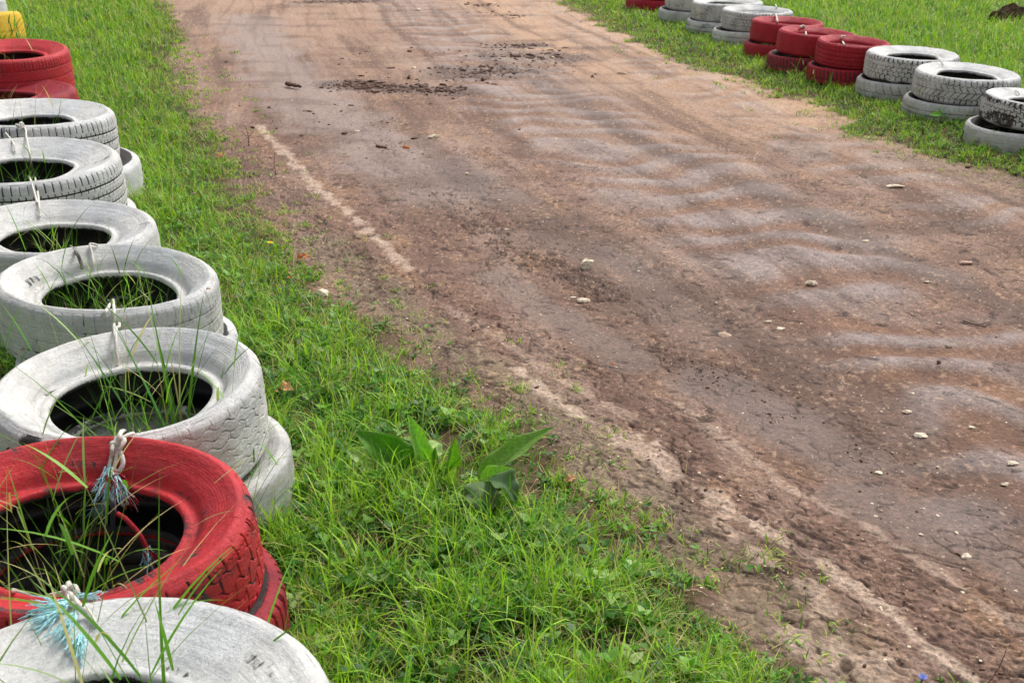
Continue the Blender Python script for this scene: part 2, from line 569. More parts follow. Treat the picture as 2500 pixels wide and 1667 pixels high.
def build_ground():
    b = np.arange(1230, -905, -2.25)
    yy = CZ * (FPX * math.cos(PITCH) - b * math.sin(PITCH)) / (FPX * math.sin(PITCH) + b * math.cos(PITCH))
    y = np.concatenate((np.array([-60, -20, -8, -4, -2, -1, -0.4, 0.0, 0.2, 0.35]), np.linspace(0.45, yy[0] - 0.01, 18), yy,
                        yy[-1] * np.geomspace(1.01, 40, 60)))
    cd = np.arange(-1.30, 1.3001, 2.25 / 1250)
    ce = np.arange(1.3 + 6.5 / 1250, 2.1, 6.5 / 1250)
    cc = 2.1 * np.geomspace(1.004, 40, 46)
    c = np.concatenate((-cc[::-1], -ce[::-1], cd, ce, cc))
    s = 0.5 * np.maximum(y * math.cos(PITCH) + CZ * math.sin(PITCH), 1.2)
    X = (c[:, None] * s[None, :])
    Y = np.repeat(y[None], len(c), 0)
    x, yv = X.ravel(), Y.ravel()
    h, m = ground(x, yv)
    fade = sstep(40, 18, np.hypot(x, yv)) * sstep(2.15, 2.0, np.abs(np.repeat(c, len(y))))
    h = h * fade
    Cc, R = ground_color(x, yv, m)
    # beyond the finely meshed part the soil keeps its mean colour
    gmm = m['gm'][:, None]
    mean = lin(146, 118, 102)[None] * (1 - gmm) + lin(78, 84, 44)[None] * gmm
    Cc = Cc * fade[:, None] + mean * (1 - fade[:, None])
    V = np.stack([x, yv, h], -1)
    F = gridfaces(len(c), len(y))
    F = F[:, ::-1] if False else F
    gf = m['g'][F].mean(1) > 0.02
    for name, sel, mat in (("dirt_track", ~gf, M_TRACK), ("ground", gf, M_SOIL)):
        f = F[sel]
        used = np.zeros(len(V), bool)
        used[f.ravel()] = True
        idx = np.cumsum(used) - 1
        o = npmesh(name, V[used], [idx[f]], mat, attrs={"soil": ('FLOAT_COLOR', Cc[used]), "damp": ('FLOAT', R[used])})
        tag(o, kind="structure")


build_ground()

# ------------------------------------------------------------------ tyres
PAINT = {'white': lin(231, 230, 226), 'red': lin(212, 44, 50), 'yellow': lin(244, 200, 50), 'grey': lin(214, 213, 209), 'dullred': lin(166, 30, 44), 'crimson': lin(188, 14, 40)}


def mat_tyre(name, paint, dirt, blue=0.0, worn=0.0, interior=False, streak=0.4):
    n = NT(name)
    tu = n.attr("tuv").outputs["Vector"]
    pos = n.add("ShaderNodeTexCoord").outputs["Object"]
    if interior:
        a = n.noise(9, 5, 0.6, pos)
        n.l(n.mix(n.ramp(a.outputs[0], 0.4, 0.7), (0.012, 0.012, 0.013), (0.05, 0.047, 0.042)), n.b.inputs["Base Color"])
        n.b.inputs["Roughness"].default_value = 0.45
        n.bump(a.outputs[0], 0.3, 0.004)
        return n.m
    st = n.noise(1.0, 6, 0.65, n.scalevec(tu, (9, 110, 0)))       # streaks running round the tyre
    st2 = n.noise(1.0, 5, 0.7, n.scalevec(tu, (60, 22, 0)))
    bl = n.noise(11, 5, 0.62, pos)
    fine = n.noise(130, 5, 0.7, pos)
    big = n.noise(4.0, 3, 0.5, pos)
    wear = n.attr("wear").outputs["Fac"]
    c = n.mix(n.ramp(bl.outputs[0], 0.35, 0.7), tuple(paint), tuple(np.array(paint) * np.array(dirt)))
    c = n.mix(n.math('MULTIPLY', n.ramp(st.outputs[0], 0.52, 0.64), streak), c, tuple(np.array(paint) * 0.45))
    c = n.mix(n.math('MULTIPLY', n.ramp(fine.outputs[0], 0.50, 0.66), 0.55), c, tuple(np.array(paint) * 0.52))
    # hair cracks in the old paint
    vc = n.add("ShaderNodeTexVoronoi")
    vc.feature = 'DISTANCE_TO_EDGE'
    vc.inputs["Scale"].default_value = 55
    wv = n.n.new("ShaderNodeVectorMath")
    n.l(pos, wv.inputs[0])
    n.l(n.scalevec(bl.outputs["Color"], (0.3, 0.3, 0.3)), wv.inputs[1])
    n.l(wv.outputs[0], vc.inputs["Vector"])
    hair = n.math('MULTIPLY', n.ramp(vc.outputs["Distance"], 0.03, 0.0), n.ramp(big.outputs[0], 0.50, 0.66))
    c = n.mix(n.math('MULTIPLY', hair, 0.5), c, tuple(np.array(paint) * 0.3))
    if blue:
        c = n.mix(n.math('MULTIPLY', n.ramp(big.outputs[0], 0.52, 0.66), blue), c, (0.50, 0.60, 0.74))
    # rubber where the paint has gone: grooves, worn zones
    w = n.math('ADD', wear, n.math('MULTIPLY', n.math('SUBTRACT', st2.outputs[0], 0.5), 0.9))
    w = n.math('ADD', w, n.math('MULTIPLY', n.math('SUBTRACT', bl.outputs[0], 0.5), 0.7 + worn))
    wf = n.ramp(w, 0.50, 0.62)
    rub = n.mix(n.ramp(fine.outputs[0], 0.35, 0.65), (0.03, 0.028, 0.028), (0.075, 0.07, 0.068))
    c = n.mix(wf, c, rub)
    # soil splashed along the foot of the tyre
    mud = n.attr("mud").outputs["Fac"]
    c = n.mix(n.math('MULTIPLY', mud, n.ramp(bl.outputs[0], 0.3, 0.6, 0.3, 0.85)), c, tuple(lin(140, 118, 100)))
    n.l(c, n.b.inputs["Base Color"])
    n.l(n.ramp(bl.outputs[0], 0.3, 0.7, 0.5, 0.72), n.b.inputs["Roughness"])
    hh = n.math('ADD', n.math('MULTIPLY', st.outputs[0], 0.35 + streak), n.math('MULTIPLY', fine.outputs[0], 0.8))
    hh = n.math('ADD', hh, n.math('MULTIPLY', wf, -0.35))
    hh = n.math('ADD', hh, n.math('MULTIPLY', hair, -0.25))
    n.bump(hh, 0.9, 0.0035)
    return n.m


M_T = {
    'white': mat_tyre("white_painted_rubber", PAINT['white'], (0.66, 0.655, 0.65), 0.18, 0.2),
    'white_worn': mat_tyre("worn_white_painted_rubber", PAINT['white'], (0.62, 0.62, 0.64), 0.1, 0.5),
    'grey': mat_tyre("grey_white_painted_rubber", PAINT['grey'], (0.60, 0.59, 0.57), 0.1, 0.35),
    'red': mat_tyre("red_painted_rubber", PAINT['red'], (0.66, 1.6, 1.6), 0.0, 0.55, streak=0.2),
    'crimson': mat_tyre("crimson_painted_rubber", PAINT['crimson'], (0.7, 0.8, 0.9), 0.0, 0.0),
    'dullred': mat_tyre("dull_red_painted_rubber", PAINT['dullred'], (0.6, 0.9, 1.1), 0.0, 0.1),
    'yellow': mat_tyre("yellow_painted_rubber", PAINT['yellow'], (0.8, 0.75, 0.6), 0.0),
}
M_LINER = mat_tyre("bare_black_rubber", (0, 0, 0), (1, 1, 1), interior=True)


def tri(x):
    return np.abs((x % 1.0) - 0.5) * 4 - 1


GS = 1.0


def line_g(u, v, v0, amp, per, ph, w):
    """zigzag groove running round the tyre"""
    w = w * GS
    c = v0 + amp * np.clip(1.6 * tri(u / per + ph), -1, 1)
    return sstep(w, w * 0.45, np.abs(v - c))


def cross_g(u, v, v0, v1, per, ph, slant, w):
    """grooves running across between v0 and v1; w in metres"""
    w = w * GS
    t = ((u + slant * v) / per + ph) % 1.0
    d = np.abs(t - 0.5) * per
    return sstep(w, w * 0.45, d) * sstep(v0 - 0.015, v0 + 0.015, v) * sstep(v1 + 0.015, v1 - 0.015, v)


def tread(kind, u, v):
    g = np.zeros_like(u)
    mx = np.maximum
    if kind == 'zigzag':
        for k, v0 in enumerate((0.72, 0.48, 0.24, 0.0, -0.24, -0.48, -0.72)):
            g = mx(g, line_g(u, v, v0, 0.05, 0.052, 0.25 * (k % 2), 0.02))
        g = mx(g, 0.7 * cross_g(u, v, 0.76, 1.0, 0.052, 0.1, 0.01, 0.0018))
        g = mx(g, 0.6 * cross_g(u, v, 0.28, 0.44, 0.052, 0.4, 0.0, 0.0016))
        return g * 0.75
    if kind == 'block':
        g = mx(g, line_g(u, v, 0.62, 0.05, 0.046, 0, 0.028))
        g = mx(g, line_g(u, v, 0.18, 0.09, 0.062, 0.25, 0.035))
        g = mx(g, line_g(u, v, -0.26, 0.09, 0.062, 0.75, 0.035))
        g = mx(g, line_g(u, v, -0.66, 0.05, 0.046, 0.5, 0.028))
        g = mx(g, cross_g(u, v, 0.62, 1.0, 0.046, 0.25, 0.004, 0.0032))
        g = mx(g, cross_g(u, v, 0.18, 0.62, 0.062, 0.5, 0.014, 0.0026))
        g = mx(g, cross_g(u, v, -0.26, 0.18, 0.062, 0.0, -0.012, 0.0022))
        g = mx(g, cross_g(u, v, -0.66, -0.26, 0.062, 0.5, 0.014, 0.0026))
        g = mx(g, cross_g(u, v, -1.0, -0.66, 0.046, 0.25, -0.004, 0.0032))
        sip = line_g(u, v, 0.82, 0.03, 0.017, 0, 0.014) * 0.4
        return mx(g, sip)
    if kind == 'ribbed':
        for k, v0 in enumerate((0.42, 0.02, -0.38, -0.74)):
            g = mx(g, line_g(u, v, v0, 0.0, 1, 0, 0.022))
            g = mx(g, 0.9 * cross_g(u, v, v0, v0 + 0.14, 0.026, 0.3 * k, 0.03, 0.0016))
            g = mx(g, 0.9 * cross_g(u, v, v0 - 0.13, v0, 0.033, 0.2 + 0.3 * k, -0.03, 0.0016))
        g = mx(g, 0.8 * cross_g(u, v, 0.62, 1.0, 0.030, 0.0, 0.0, 0.0018))
        return g
    if kind == 'chevron':
        g = mx(g, cross_g(u, v, -0.02, 0.48, 0.040, 0.0, 0.055, 0.0026))
        g = mx(g, cross_g(u, v, -0.52, -0.02, 0.040, 0.1, -0.055, 0.0026))
        g = mx(g, cross_g(u, v, 0.55, 1.0, 0.034, 0.3, 0.01, 0.003))
        g = mx(g, cross_g(u, v, -1.0, -0.55, 0.034, 0.6, -0.01, 0.003))
        g = mx(g, line_g(u, v, 0.52, 0.06, 0.040, 0.2, 0.024))
        g = mx(g, line_g(u, v, -0.54, 0.06, 0.040, 0.6, 0.024))
        return mx(g, line_g(u, v, -0.02, 0.05, 0.040, 0.1, 0.022))
    if kind == 'allterrain':
        for k, v0 in enumerate((0.66, 0.3, -0.06, -0.42)):
            g = mx(g, line_g(u, v, v0, 0.07, 0.036, 0.5 * (k % 2), 0.03))
            g = mx(g, cross_g(u, v, v0 - 0.36, v0, 0.036, 0.25 + 0.5 * (k % 2), 0.008, 0.0022))
        return mx(g, cross_g(u, v, 0.66, 1.0, 0.030, 0.2, 0.0, 0.0032))
    if kind == 'slanted':
        g = mx(g, line_g(u, v, 0.15, 0.0, 1, 0, 0.022))
        g = mx(g, line_g(u, v, -0.25, 0.0, 1, 0, 0.022))
        g = mx(g, line_g(u, v, -0.6, 0.0, 1, 0, 0.018))
        return mx(g, cross_g(u, v, 0.22, 0.95, 0.052, 0.0, 0.035, 0.0024))
    if kind == 'fine':
        g = mx(g, line_g(u, v, 0.5, 0.02, 0.03, 0, 0.018))
        g = mx(g, line_g(u, v, 0.0, 0.02, 0.03, 0, 0.018))
        g = mx(g, line_g(u, v, -0.45, 0.02, 0.03, 0, 0.018))
        return mx(g, 0.8 * cross_g(u, v, 0.5, 1.0, 0.020, 0.2, 0.0, 0.0018))
    if kind == 'lugs':
        g = mx(g, cross_g(u, v, 0.1, 1.0, 0.030, 0.0, 0.012, 0.0042))
        g = mx(g, line_g(u, v, 0.08, 0.0, 1, 0, 0.03))
        g = mx(g, line_g(u, v, -0.4, 0.0, 1, 0, 0.03))
        return g
    g = mx(g, 0.5 * line_g(u, v, 0.2, 0.0, 1, 0, 0.012))
    return mx(g, 0.5 * line_g(u, v, -0.4, 0.0, 1, 0, 0.012))


TYRES = []
TYRE_GEO = []


def crom(P, n):
    P = np.asarray(P, float)
    Q = np.vstack([2 * P[0] - P[1], P, 2 * P[-1] - P[-2]])
    seg = np.hypot(*(P[1:] - P[:-1]).T)
    cum = np.concatenate(([0], np.cumsum(seg)))
    s = np.linspace(0, cum[-1], n)
    i = np.clip(np.searchsorted(cum, s, side='right') - 1, 0, len(P) - 2)
    t = ((s - cum[i]) / seg[i])[:, None]
    a, b, c, d = Q[i], Q[i + 1], Q[i + 2], Q[i + 3]
    return 0.5 * (2 * b + (c - a) * t + (2 * a - 5 * b + 4 * c - d) * t ** 2 + (3 * b - a - 3 * c + d) * t ** 3), s


def make_tyre(center, R, W, label, group, paint='white', pattern='ribbed', rb=0.60, dish=0.045, dish_low=0.01, squash=(1, 1), rot=0.0,
              tilt=(0, 0), nu=420, nt=48, depthmm=5.0, wear=0.12, seed=1, warp=0.006, mud=0.0, wearpatch=0.0, shoulder=0.10, egg=0.0, ringwear=0.0, gw=0.48, under=False, gs=1.0, patch=()):
    global GS
    GS = gs
    """tyre lying flat: center = centre of its body; local z is the axle"""
    root = empty("tyre", tuple(center), (math.radians(tilt[0]), math.radians(tilt[1]), rot))
    tag(root, label, "tyre", group)
    rs = np.random.default_rng(seed)
    ph = rs.uniform(0, 6.28, 8)
    hW = W / 2
    rbm = R * rb
    sh = shoulder * R
    th = np.linspace(0, 2 * math.pi, nu, endpoint=False)
    T = th[:, None]

    def place(prof_r, prof_z, dr=0.0, dz=0.0):
        r = prof_r[None, :] + dr
        z = prof_z[None, :] + dz
        # irregular ring: pressed by its neighbours, sagging
        k = (prof_r[None, :] / R)
        r = r * (1 + warp * 2.2 * np.sin(2 * T + ph[0]) + warp * 1.2 * np.sin(3 * T + ph[1]) + 0.5 * warp * np.sin(5 * T + ph[2]))
        inner = np.clip((R - prof_r[None, :]) / (R - rbm), 0, 1)
        z = z + R * inner * (warp * 1.8 * np.sin(2 * T + ph[3]) + warp * 0.9 * np.sin(3 * T + ph[4]) + warp * 0.3 * np.sin(7 * T + ph[5]))
        z = z + R * warp * 0.8 * np.sin(2 * T + ph[6])
        x = r * np.cos(T) * squash[0]
        y = r * np.sin(T) * squash[1]
        if egg:
            x = x + egg * R * (np.abs(y) / R) ** 2 * -1
        return np.stack([x, y, np.broadcast_to(z, x.shape)], -1)

    def uvw(arc, off=0.0):
        return np.stack([np.broadcast_to(T * R, (nu, len(arc))), np.broadcast_to(arc[None] + off, (nu, len(arc))), np.zeros((nu, len(arc)))], -1).reshape(-1, 3)

    def mudf(V):
        zz = V.reshape(-1, 3)[:, 2]
        a = np.arctan2(V.reshape(-1, 3)[:, 1], V.reshape(-1, 3)[:, 0])
        return mud * sstep(hW * 0.6, -hW, zz + 0.03 * np.sin(a * 5 + ph[1]) + 0.02 * np.sin(a * 13 + ph[2]))

    # tread band, from upper shoulder over the crown to the lower shoulder
    ctl = [(R * 0.955, hW - 0.002), (R * 0.985, hW - sh * 0.28), (R * 0.997, hW - sh * 0.8), (R, hW * 0.2), (R, -hW * 0.2), (R * 0.997, -hW + sh * 0.8),
           (R * 0.985, -hW + sh * 0.28), (R * 0.955, -hW + 0.002)]
    P, s = crom(ctl, nt)
    v = 1 - 2 * s / s[-1]
    v = v / 0.94
    U = np.broadcast_to(T * R, (nu, nt))
    Vv = np.broadcast_to(v[None], (nu, nt))
    circ = 2 * math.pi * R
    # keep the pattern seamless by rounding the circumference to a whole number of 2 mm steps per period
    g = tread(pattern, U * (round(circ / 0.26) * 0.26 / circ), Vv)
    d = depthmm / 1000.0
    off = -d * g
    nx, nz = 1.0, 0.0
    dP = np.gradient(P, axis=0)
    nl = np.hypot(dP[:, 0], dP[:, 1])
    nr, nzz = -dP[:, 1] / nl, dP[:, 0] / nl
    lump = 0.0015 * fbm(U * 18, Vv * 3 + 7, seed, 3)
    V = place(P[:, 0], P[:, 1], (off + lump) * nr[None], (off + lump) * nzz[None])
    wn_ = fbm(U * 3.0 + seed, Vv * 0.8, seed + 3, 4)
    we = wear + gw * g + wearpatch * sstep(-0.05, 0.35, wn_ + 0.10) * (0.4 + 0.6 * sstep(0.25, 0.0, g)) + ringwear * sstep(0.5, 1.0, np.abs(Vv)) * 0.3
    if under == 2:
        we = we + 0.8 * sstep(0.8, 0.9, Vv)
    for (pa, pv, pr_) in patch:
        dd = np.hypot((T - pa % (2 * math.pi)) * R, (Vv - pv) * W * 0.5)
        we = we + 0.6 * sstep(1.2, 0.3, dd / pr_ + 0.8 * wn_)
    parts = []
    parts.append(npmesh("tread", V.reshape(-1, 3), gridfaces(nu, nt, True)[:, ::-1], M_T[paint], root,
                        {"tuv": ('FLOAT_VECTOR', uvw(s)), "wear": ('FLOAT', we.ravel()), "mud": ('FLOAT', mudf(V))}))
    # side walls
    for sgn, ds in ((1, dish), (-1, dish_low)):
        nsw = max(14, nt // 2)
        ctl = [(R * 0.955, hW - 0.002), (R * 0.915, hW + 0.004), (R * 0.85, hW + 0.003 - ds * 0.16), (R * (0.85 + rb) / 2 + 0.004, hW - ds * 0.55),
               (rbm + 0.030, hW - ds * 0.93), (rbm + 0.020, hW - ds * 0.97)]
        P, s = crom(ctl, nsw)
        ribs = 0.0004 * np.sin(s * 2 * math.pi / 0.006) * sstep(0.03, 0.04, s) * sstep(0.075, 0.062, s)
        rn = fbm(np.broadcast_to(T * R * 14, (nu, nsw)), np.broadcast_to(s[None] * 40, (nu, nsw)), seed + 20, 3)
        V = place(P[:, 0], P[:, 1] * sgn, 0, (ribs[None] + 0.0016 * rn) * sgn)
        wn_ = fbm(np.broadcast_to(T * R * 3.5, (nu, nsw)), np.broadcast_to(s[None] * 22, (nu, nsw)), seed + 23, 4)
        we = wear * 0.85 + 0.25 * ringwear * sstep(0.05, 0.0, np.broadcast_to(s[None], (nu, nsw))) + 0.28 * sstep(0.08, 0.4, wn_)
        if under:
            we = we + 0.9 * sstep(0.012 if under is True else -0.001, 0.03 if under is True else 0.006, s)[None]
        F = gridfaces(nu, nsw, True)
        if sgn < 0:
            F = F[:, ::-1]
        parts.append(npmesh("sidewall", V.reshape(-1, 3), F, M_T[paint], root,
                            {"tuv": ('FLOAT_VECTOR', uvw(s, 0.4)), "wear": ('FLOAT', we.ravel()), "mud": ('FLOAT', mudf(V))}))
        # bead: the thick lip round the opening
        nb = 12
        ctl = [(rbm + 0.020, hW - ds * 0.97), (rbm + 0.013, hW - ds + 0.004), (rbm + 0.004, hW - ds + 0.003), (rbm, hW - ds - 0.006),
               (rbm + 0.004, hW - ds - 0.015), (rbm + 0.014, hW - ds - 0.018)]
        P, s = crom(ctl, nb)
        V = place(P[:, 0], P[:, 1] * sgn)
        we = np.broadcast_to((wear + (0.9 if under else 0) + 0.45 * sstep(0.020, 0.034, s))[None], (nu, nb)) + 0.25 * fbm(np.broadcast_to(T * R * 8, (nu, nb)), np.broadcast_to(s[None] * 30, (nu, nb)), seed + 33, 3)
        F = gridfaces(nu, nb, True)
        if sgn < 0:
            F = F[:, ::-1]
        parts.append(npmesh("bead", V.reshape(-1, 3), F, M_T[paint], root,
                            {"tuv": ('FLOAT_VECTOR', uvw(s, 0.7)), "wear": ('FLOAT', we.ravel()), "mud": ('FLOAT', mudf(V))}))
    # liner: the black hollow inside
    nn = 26
    t_ = 0.014
    ctl = [(rbm + 0.014, hW - dish - 0.018), (R * (0.85 + rb) / 2, hW - dish * 0.6 - t_), (R * 0.90, hW - t_ - 0.004), (R - t_ - 0.004, hW * 0.5), (R - t_ - 0.002, 0),
           (R - t_ - 0.004, -hW * 0.5), (R * 0.90, -hW + t_ + 0.004), (R * (0.85 + rb) / 2, -hW + dish_low * 0.6 + t_), (rbm + 0.014, -(hW - dish_low - 0.018))]
    P, s = crom(ctl, nn)
    V = place(P[:, 0], P[:, 1])
    parts.append(npmesh("inner_liner", V.reshape(-1, 3), gridfaces(nu, nn, True), M_LINER, root))
    TYRES.append(root)
    TYRE_GEO.append((center[0], center[1], R * max(squash), rbm * min(squash), squash, rot))
    bpy.context.view_layer.update()
    for p in parts:
        co = np.empty(len(p.data.vertices) * 3, np.float32)
        p.data.vertices.foreach_get("co", co)
        co = co.reshape(-1, 3)
        Mw = np.array(p.matrix_world)
        w = co @ Mw[:3, :3].T + Mw[:3, 3]
        SURF.append((w, p))
    return root


SURF = []


def tyre_at(px, py, wpx, ztop, W, label, group, **kw):
    """px,py: middle of the upper ring and its width, in measured picture units"""
    c = un(px, py, ztop - 0.02)
    D = wpx * SC * depth(c) / FPX
    return make_tyre((c[0], c[1], ztop - W / 2), D / 2, W, label, group, **kw), (c[0], c[1], D / 2)


GL, GR = "tyres of the left barrier", "tyres of the right barrier"
# ---- left barrier, nearest first (upper tyre, then the tyre under it)
LEFT = []
t, q = tyre_at(198, 1724, 1112, 0.38, 0.19, "nearest white tyre with blue frayed rope lying on it, cut by the bottom edge", GL,
               paint='white', pattern='zigzag', rb=0.50, dish=0.035, nu=900, nt=70, seed=3, wear=0.25, depthmm=3, tilt=(-2, 1), warp=0.008)
LEFT.append(q)
make_tyre((q[0] + 0.02, q[1] + 0.01, 0.095), 0.31, 0.18, "white painted tyre underneath the nearest white tyre of the left barrier", GL, under=True, paint='white', pattern='zigzag', nu=300, nt=30, seed=4)
t, q = tyre_at(180, 1190, 820, 0.385, 0.20, "big red tyre with blocky tread in the foreground, long grass in its opening", GL,
               paint='red', pattern='block', rb=0.58, dish=0.055, nu=1300, nt=130, depthmm=6, seed=5, squash=(1, 0.70), tilt=(12, 1), gw=0.28, wear=0.35, warp=0.006, shoulder=0.13, wearpatch=0.05)
LEFT.append(q)
make_tyre((q[0] + 0.035, q[1] + 0.0, 0.10), q[2] * 0.99, 0.19, "red tyre with dark worn lugs half hidden under the big red foreground tyre", GL, under=True, paint='dullred', pattern='lugs',
          nu=900, nt=60, depthmm=8, seed=6, wear=0.24, wearpatch=0.25, squash=(1, 0.85))
t, q = tyre_at(298, 885, 606, 0.39, 0.20, "white tyre with fine zigzag tread and wide dark opening, behind the big red foreground tyre", GL,
               paint='white', pattern='zigzag', gw=0.34, gs=0.8, rb=0.60, dish=0.060, patch=((-1.95, 0.75, 0.05), (-2.25, 0.3, 0.03), (-2.7, 0.85, 0.04)), nu=1300, nt=120, depthmm=3, seed=7, wear=0.23, warp=0.006, shoulder=0.13, squash=(1, 0.95), tilt=(1, 0))
LEFT.append(q)
make_tyre((q[0] + 0.045, q[1] - 0.01, 0.095), q[2] * 1.0, 0.19, "bluish white smooth tyre at the bottom, sticking out under the white zigzag tread tyre", GL, under=False, paint='grey', pattern='slick',
          nu=500, nt=40, seed=8, wear=0.05)
t, q = tyre_at(246, 648, 508, 0.39, 0.20, "white flattened tyre with a knotted rope on its front and thin grass in its opening", GL,
               paint='white', pattern='ribbed', rb=0.60, dish=0.060, nu=1000, nt=90, depthmm=2.5, seed=9, wear=0.22, gw=0.3, squash=(1.0, 0.76), rot=-0.10, tilt=(3, 3), warp=0.006, shoulder=0.13)
LEFT.append(q)
make_tyre((q[0] + 0.04, q[1] - 0.02, 0.095), q[2] * 0.97, 0.19, "white tyre at the bottom of the stack under the flattened tyre with the knotted rope", GL, under=True, paint='white_worn', pattern='ribbed',
          nu=500, nt=40, seed=10, wear=0.12)
t, q = tyre_at(124, 530, 468, 0.385, 0.19, "smooth white tyre just behind the flattened tyre with the knotted rope", GL,
               paint='white', pattern='slick', rb=0.53, dish=0.05, nu=700, nt=60, seed=11, wear=0.19, squash=(1.0, 0.80), rot=-0.15, tilt=(2, 2), warp=0.006, shoulder=0.15)
LEFT.append(q)
make_tyre((q[0] - 0.02, q[1] + 0.01, 0.095), q[2] * 0.95, 0.19, "white tyre at the bottom under the smooth white tyre with dry grass", GL, under=True, paint='white', pattern='fine', nu=400, nt=30, seed=12)
t, q = tyre_at(52, 378, 440, 0.42, 0.21, "white tyre with three black tread grooves and two thin ropes over its near rim", GL,
               paint='white', pattern='ribbed', rb=0.50, dish=0.045, gw=0.85, gs=1.5, nu=1000, nt=90, depthmm=6, seed=13, wear=0.2, squash=(1, 0.84), rot=-0.1, tilt=(3, 1), warp=0.006, shoulder=0.14, wearpatch=0.1)
LEFT.append(q)
make_tyre((q[0] + 0.03, q[1] - 0.02, 0.105), q[2] * 1.0, 0.20, "white tyre at the bottom under the grooved white tyre with thin ropes", GL, under=True, paint='white', pattern='fine', nu=400, nt=30, seed=14)
t, q = tyre_at(62, 268, 392, 0.44, 0.23, "large white tyre with thin black tread lines, just in front of the red tyres", GL,
               paint='white', pattern='ribbed', rb=0.50, dish=0.05, gw=0.8, gs=1.4, nu=900, nt=90, depthmm=5, seed=15, wear=0.2, squash=(1, 0.85), tilt=(-1, 2), warp=0.006, shoulder=0.14, wearpatch=0.15)
LEFT.append(q)
make_tyre((q[0] + 0.09, q[1] - 0.03, 0.105), q[2] * 1.0, 0.21, "white smooth tyre at the bottom sticking out to the right under the large white tyre", GL, under=True, paint='white', pattern='slick', nu=500, nt=40, seed=16)
t, q = tyre_at(-14, 222, 360, 0.36, 0.21, "low smooth red tyre in front of the taller red tyre at the left edge", GL,
               paint='dullred', pattern='fine', rb=0.5, dish=0.03, nu=500, nt=48, seed=17, wear=0.02, warp=0.006, shoulder=0.16)
LEFT.append(q)
make_tyre((q[0], q[1], 0.08), q[2] * 0.97, 0.16, "red tyre at the bottom under the low red tyre at the left edge", GL, under=True, paint='dullred', pattern='fine', nu=300, nt=24, seed=18)
t, q = tyre_at(22, 122, 258, 0.50, 0.24, "red tyre with dark opening and ribbed shoulder at the top left edge", GL,
               paint='red', pattern='fine', rb=0.55, dish=0.045, nu=700, nt=60, depthmm=5, seed=19, wear=0.10, tilt=(3, 2), warp=0.006, shoulder=0.16, squash=(1, 0.95))
LEFT.append(q)
make_tyre((q[0] - 0.02, q[1], 0.13), q[2] * 0.97, 0.24, "red tyre at the bottom under the farther red upper tyre at the left edge", GL, under=True, paint='dullred', pattern='fine', nu=300, nt=24, seed=20)
t, q = tyre_at(-74, 44, 236, 0.44, 0.21, "yellow tyre at the top left edge, half hidden by tall grass", GL, paint='yellow', pattern='slick', rb=0.55, dish=0.03, nu=300, nt=30,
               seed=21, wear=0.0, tilt=(-5, -5), warp=0.012, shoulder=0.2)
LEFT.append(q)
make_tyre((q[0] + 0.12, q[1] - 0.22, 0.11), q[2] * 1.05, 0.21, "yellow tyre at the bottom, showing as a thin rim behind the red tyre", GL, under=True, paint='yellow', pattern='slick', nu=300, nt=24, seed=22, wear=0.0)
t, q = tyre_at(-98, 4, 205, 0.44, 0.21, "white tyre in the top left corner behind the yellow tyre", GL, paint='white', pattern='fine', nu=300, nt=24, seed=23)
LEFT.append(q)
make_tyre((q[0], q[1], 0.11), q[2] * 0.98, 0.21, "white tyre at the bottom of the stack in the top left corner", GL, under=True, paint='white', pattern='fine', nu=240, nt=20, seed=24)

# ---- right barrier, nearest first
RIGHT = []


def right_stack(x0, x1, y, W, lab_u, lab_l, pu, tu_, pl, tl, ku=None, kl=None, off=(-0.03, -0.03), seed=0, tilt=(0, 0)):
    W = W - 0.006
    ztop = 2 * W - 0.012
    ku, kl = ku or {}, kl or {}
    t, q = tyre_at((x0 + x1) / 2, y, (x1 - x0), ztop, W, lab_u, GR, paint=pu, pattern=tu_, nu=520, nt=56, seed=seed, tilt=tilt, **{**dict(wear=0.12, mud=0.15, shoulder=0.15, dish=0.03, depthmm=7, gw=0.58, gs=1.35), **ku})
    RIGHT.append(q)
    make_tyre((q[0] + off[0], q[1] + off[1], W / 2 - 0.014), q[2] * kl.pop('scale', 1.0), W, lab_l, GR, paint=pl, pattern=tl, nu=520, nt=48, seed=seed + 1,
              **{**dict(wear=0.10, mud=0.55, shoulder=0.2, depthmm=6, under=True, gw=0.65, gs=1.5, wearpatch=0.08), **kl})


zz = lambda v: (v / 2.352 + 1500) / SC
right_stack(zz(2130), zz(2720), 233, 0.148, "heavily worn black and white tyre with dark tread patch, cut by the right edge", "grey white bottom tyre with one thin white line, cut by the right edge",
            'white_worn', 'allterrain', 'grey', 'slick', dict(wear=0.24, wearpatch=0.38, rb=0.52, ringwear=0.3), dict(), (-0.09, -0.04), 40, (0, 3))
right_stack(zz(1732), zz(2312), 172, 0.162, "white tyre with chevron tread and an open dark centre, second from the right edge", "white tyre with two thin tread lines at the bottom under the chevron tread tyre",
            'white', 'chevron', 'grey', 'ribbed', dict(wear=0.15, wearpatch=0.14, rb=0.56), dict(wear=0.06), (-0.05, -0.03), 42, (1, 1))
right_stack(zz(1452), zz(1965), 129, 0.168, "white tyre with blocky blackened shoulders standing next to the red tyres, upper one", "dusty white tyre with slanted tread cuts at the bottom next to the red tyres",
            'white', 'allterrain', 'grey', 'slanted', dict(wear=0.14, wearpatch=0.16, rb=0.54, ringwear=0.9), dict(wear=0.10), (-0.05, -0.03), 44, (1, 1))
right_stack(zz(1164), zz(1580), 101, 0.17, "red tyre with two dark tread lines, nearest upper one of the three red stacks", "red tyre with ribbed shoulder at the bottom of the nearest red stack",
            'crimson', 'ribbed', 'crimson', 'lugs', dict(wear=0.03, dish=0.055, rb=0.6, mud=0.05, gw=0.5), dict(wear=0.12, mud=0.2), (-0.06, -0.03), 46, (1, 2))
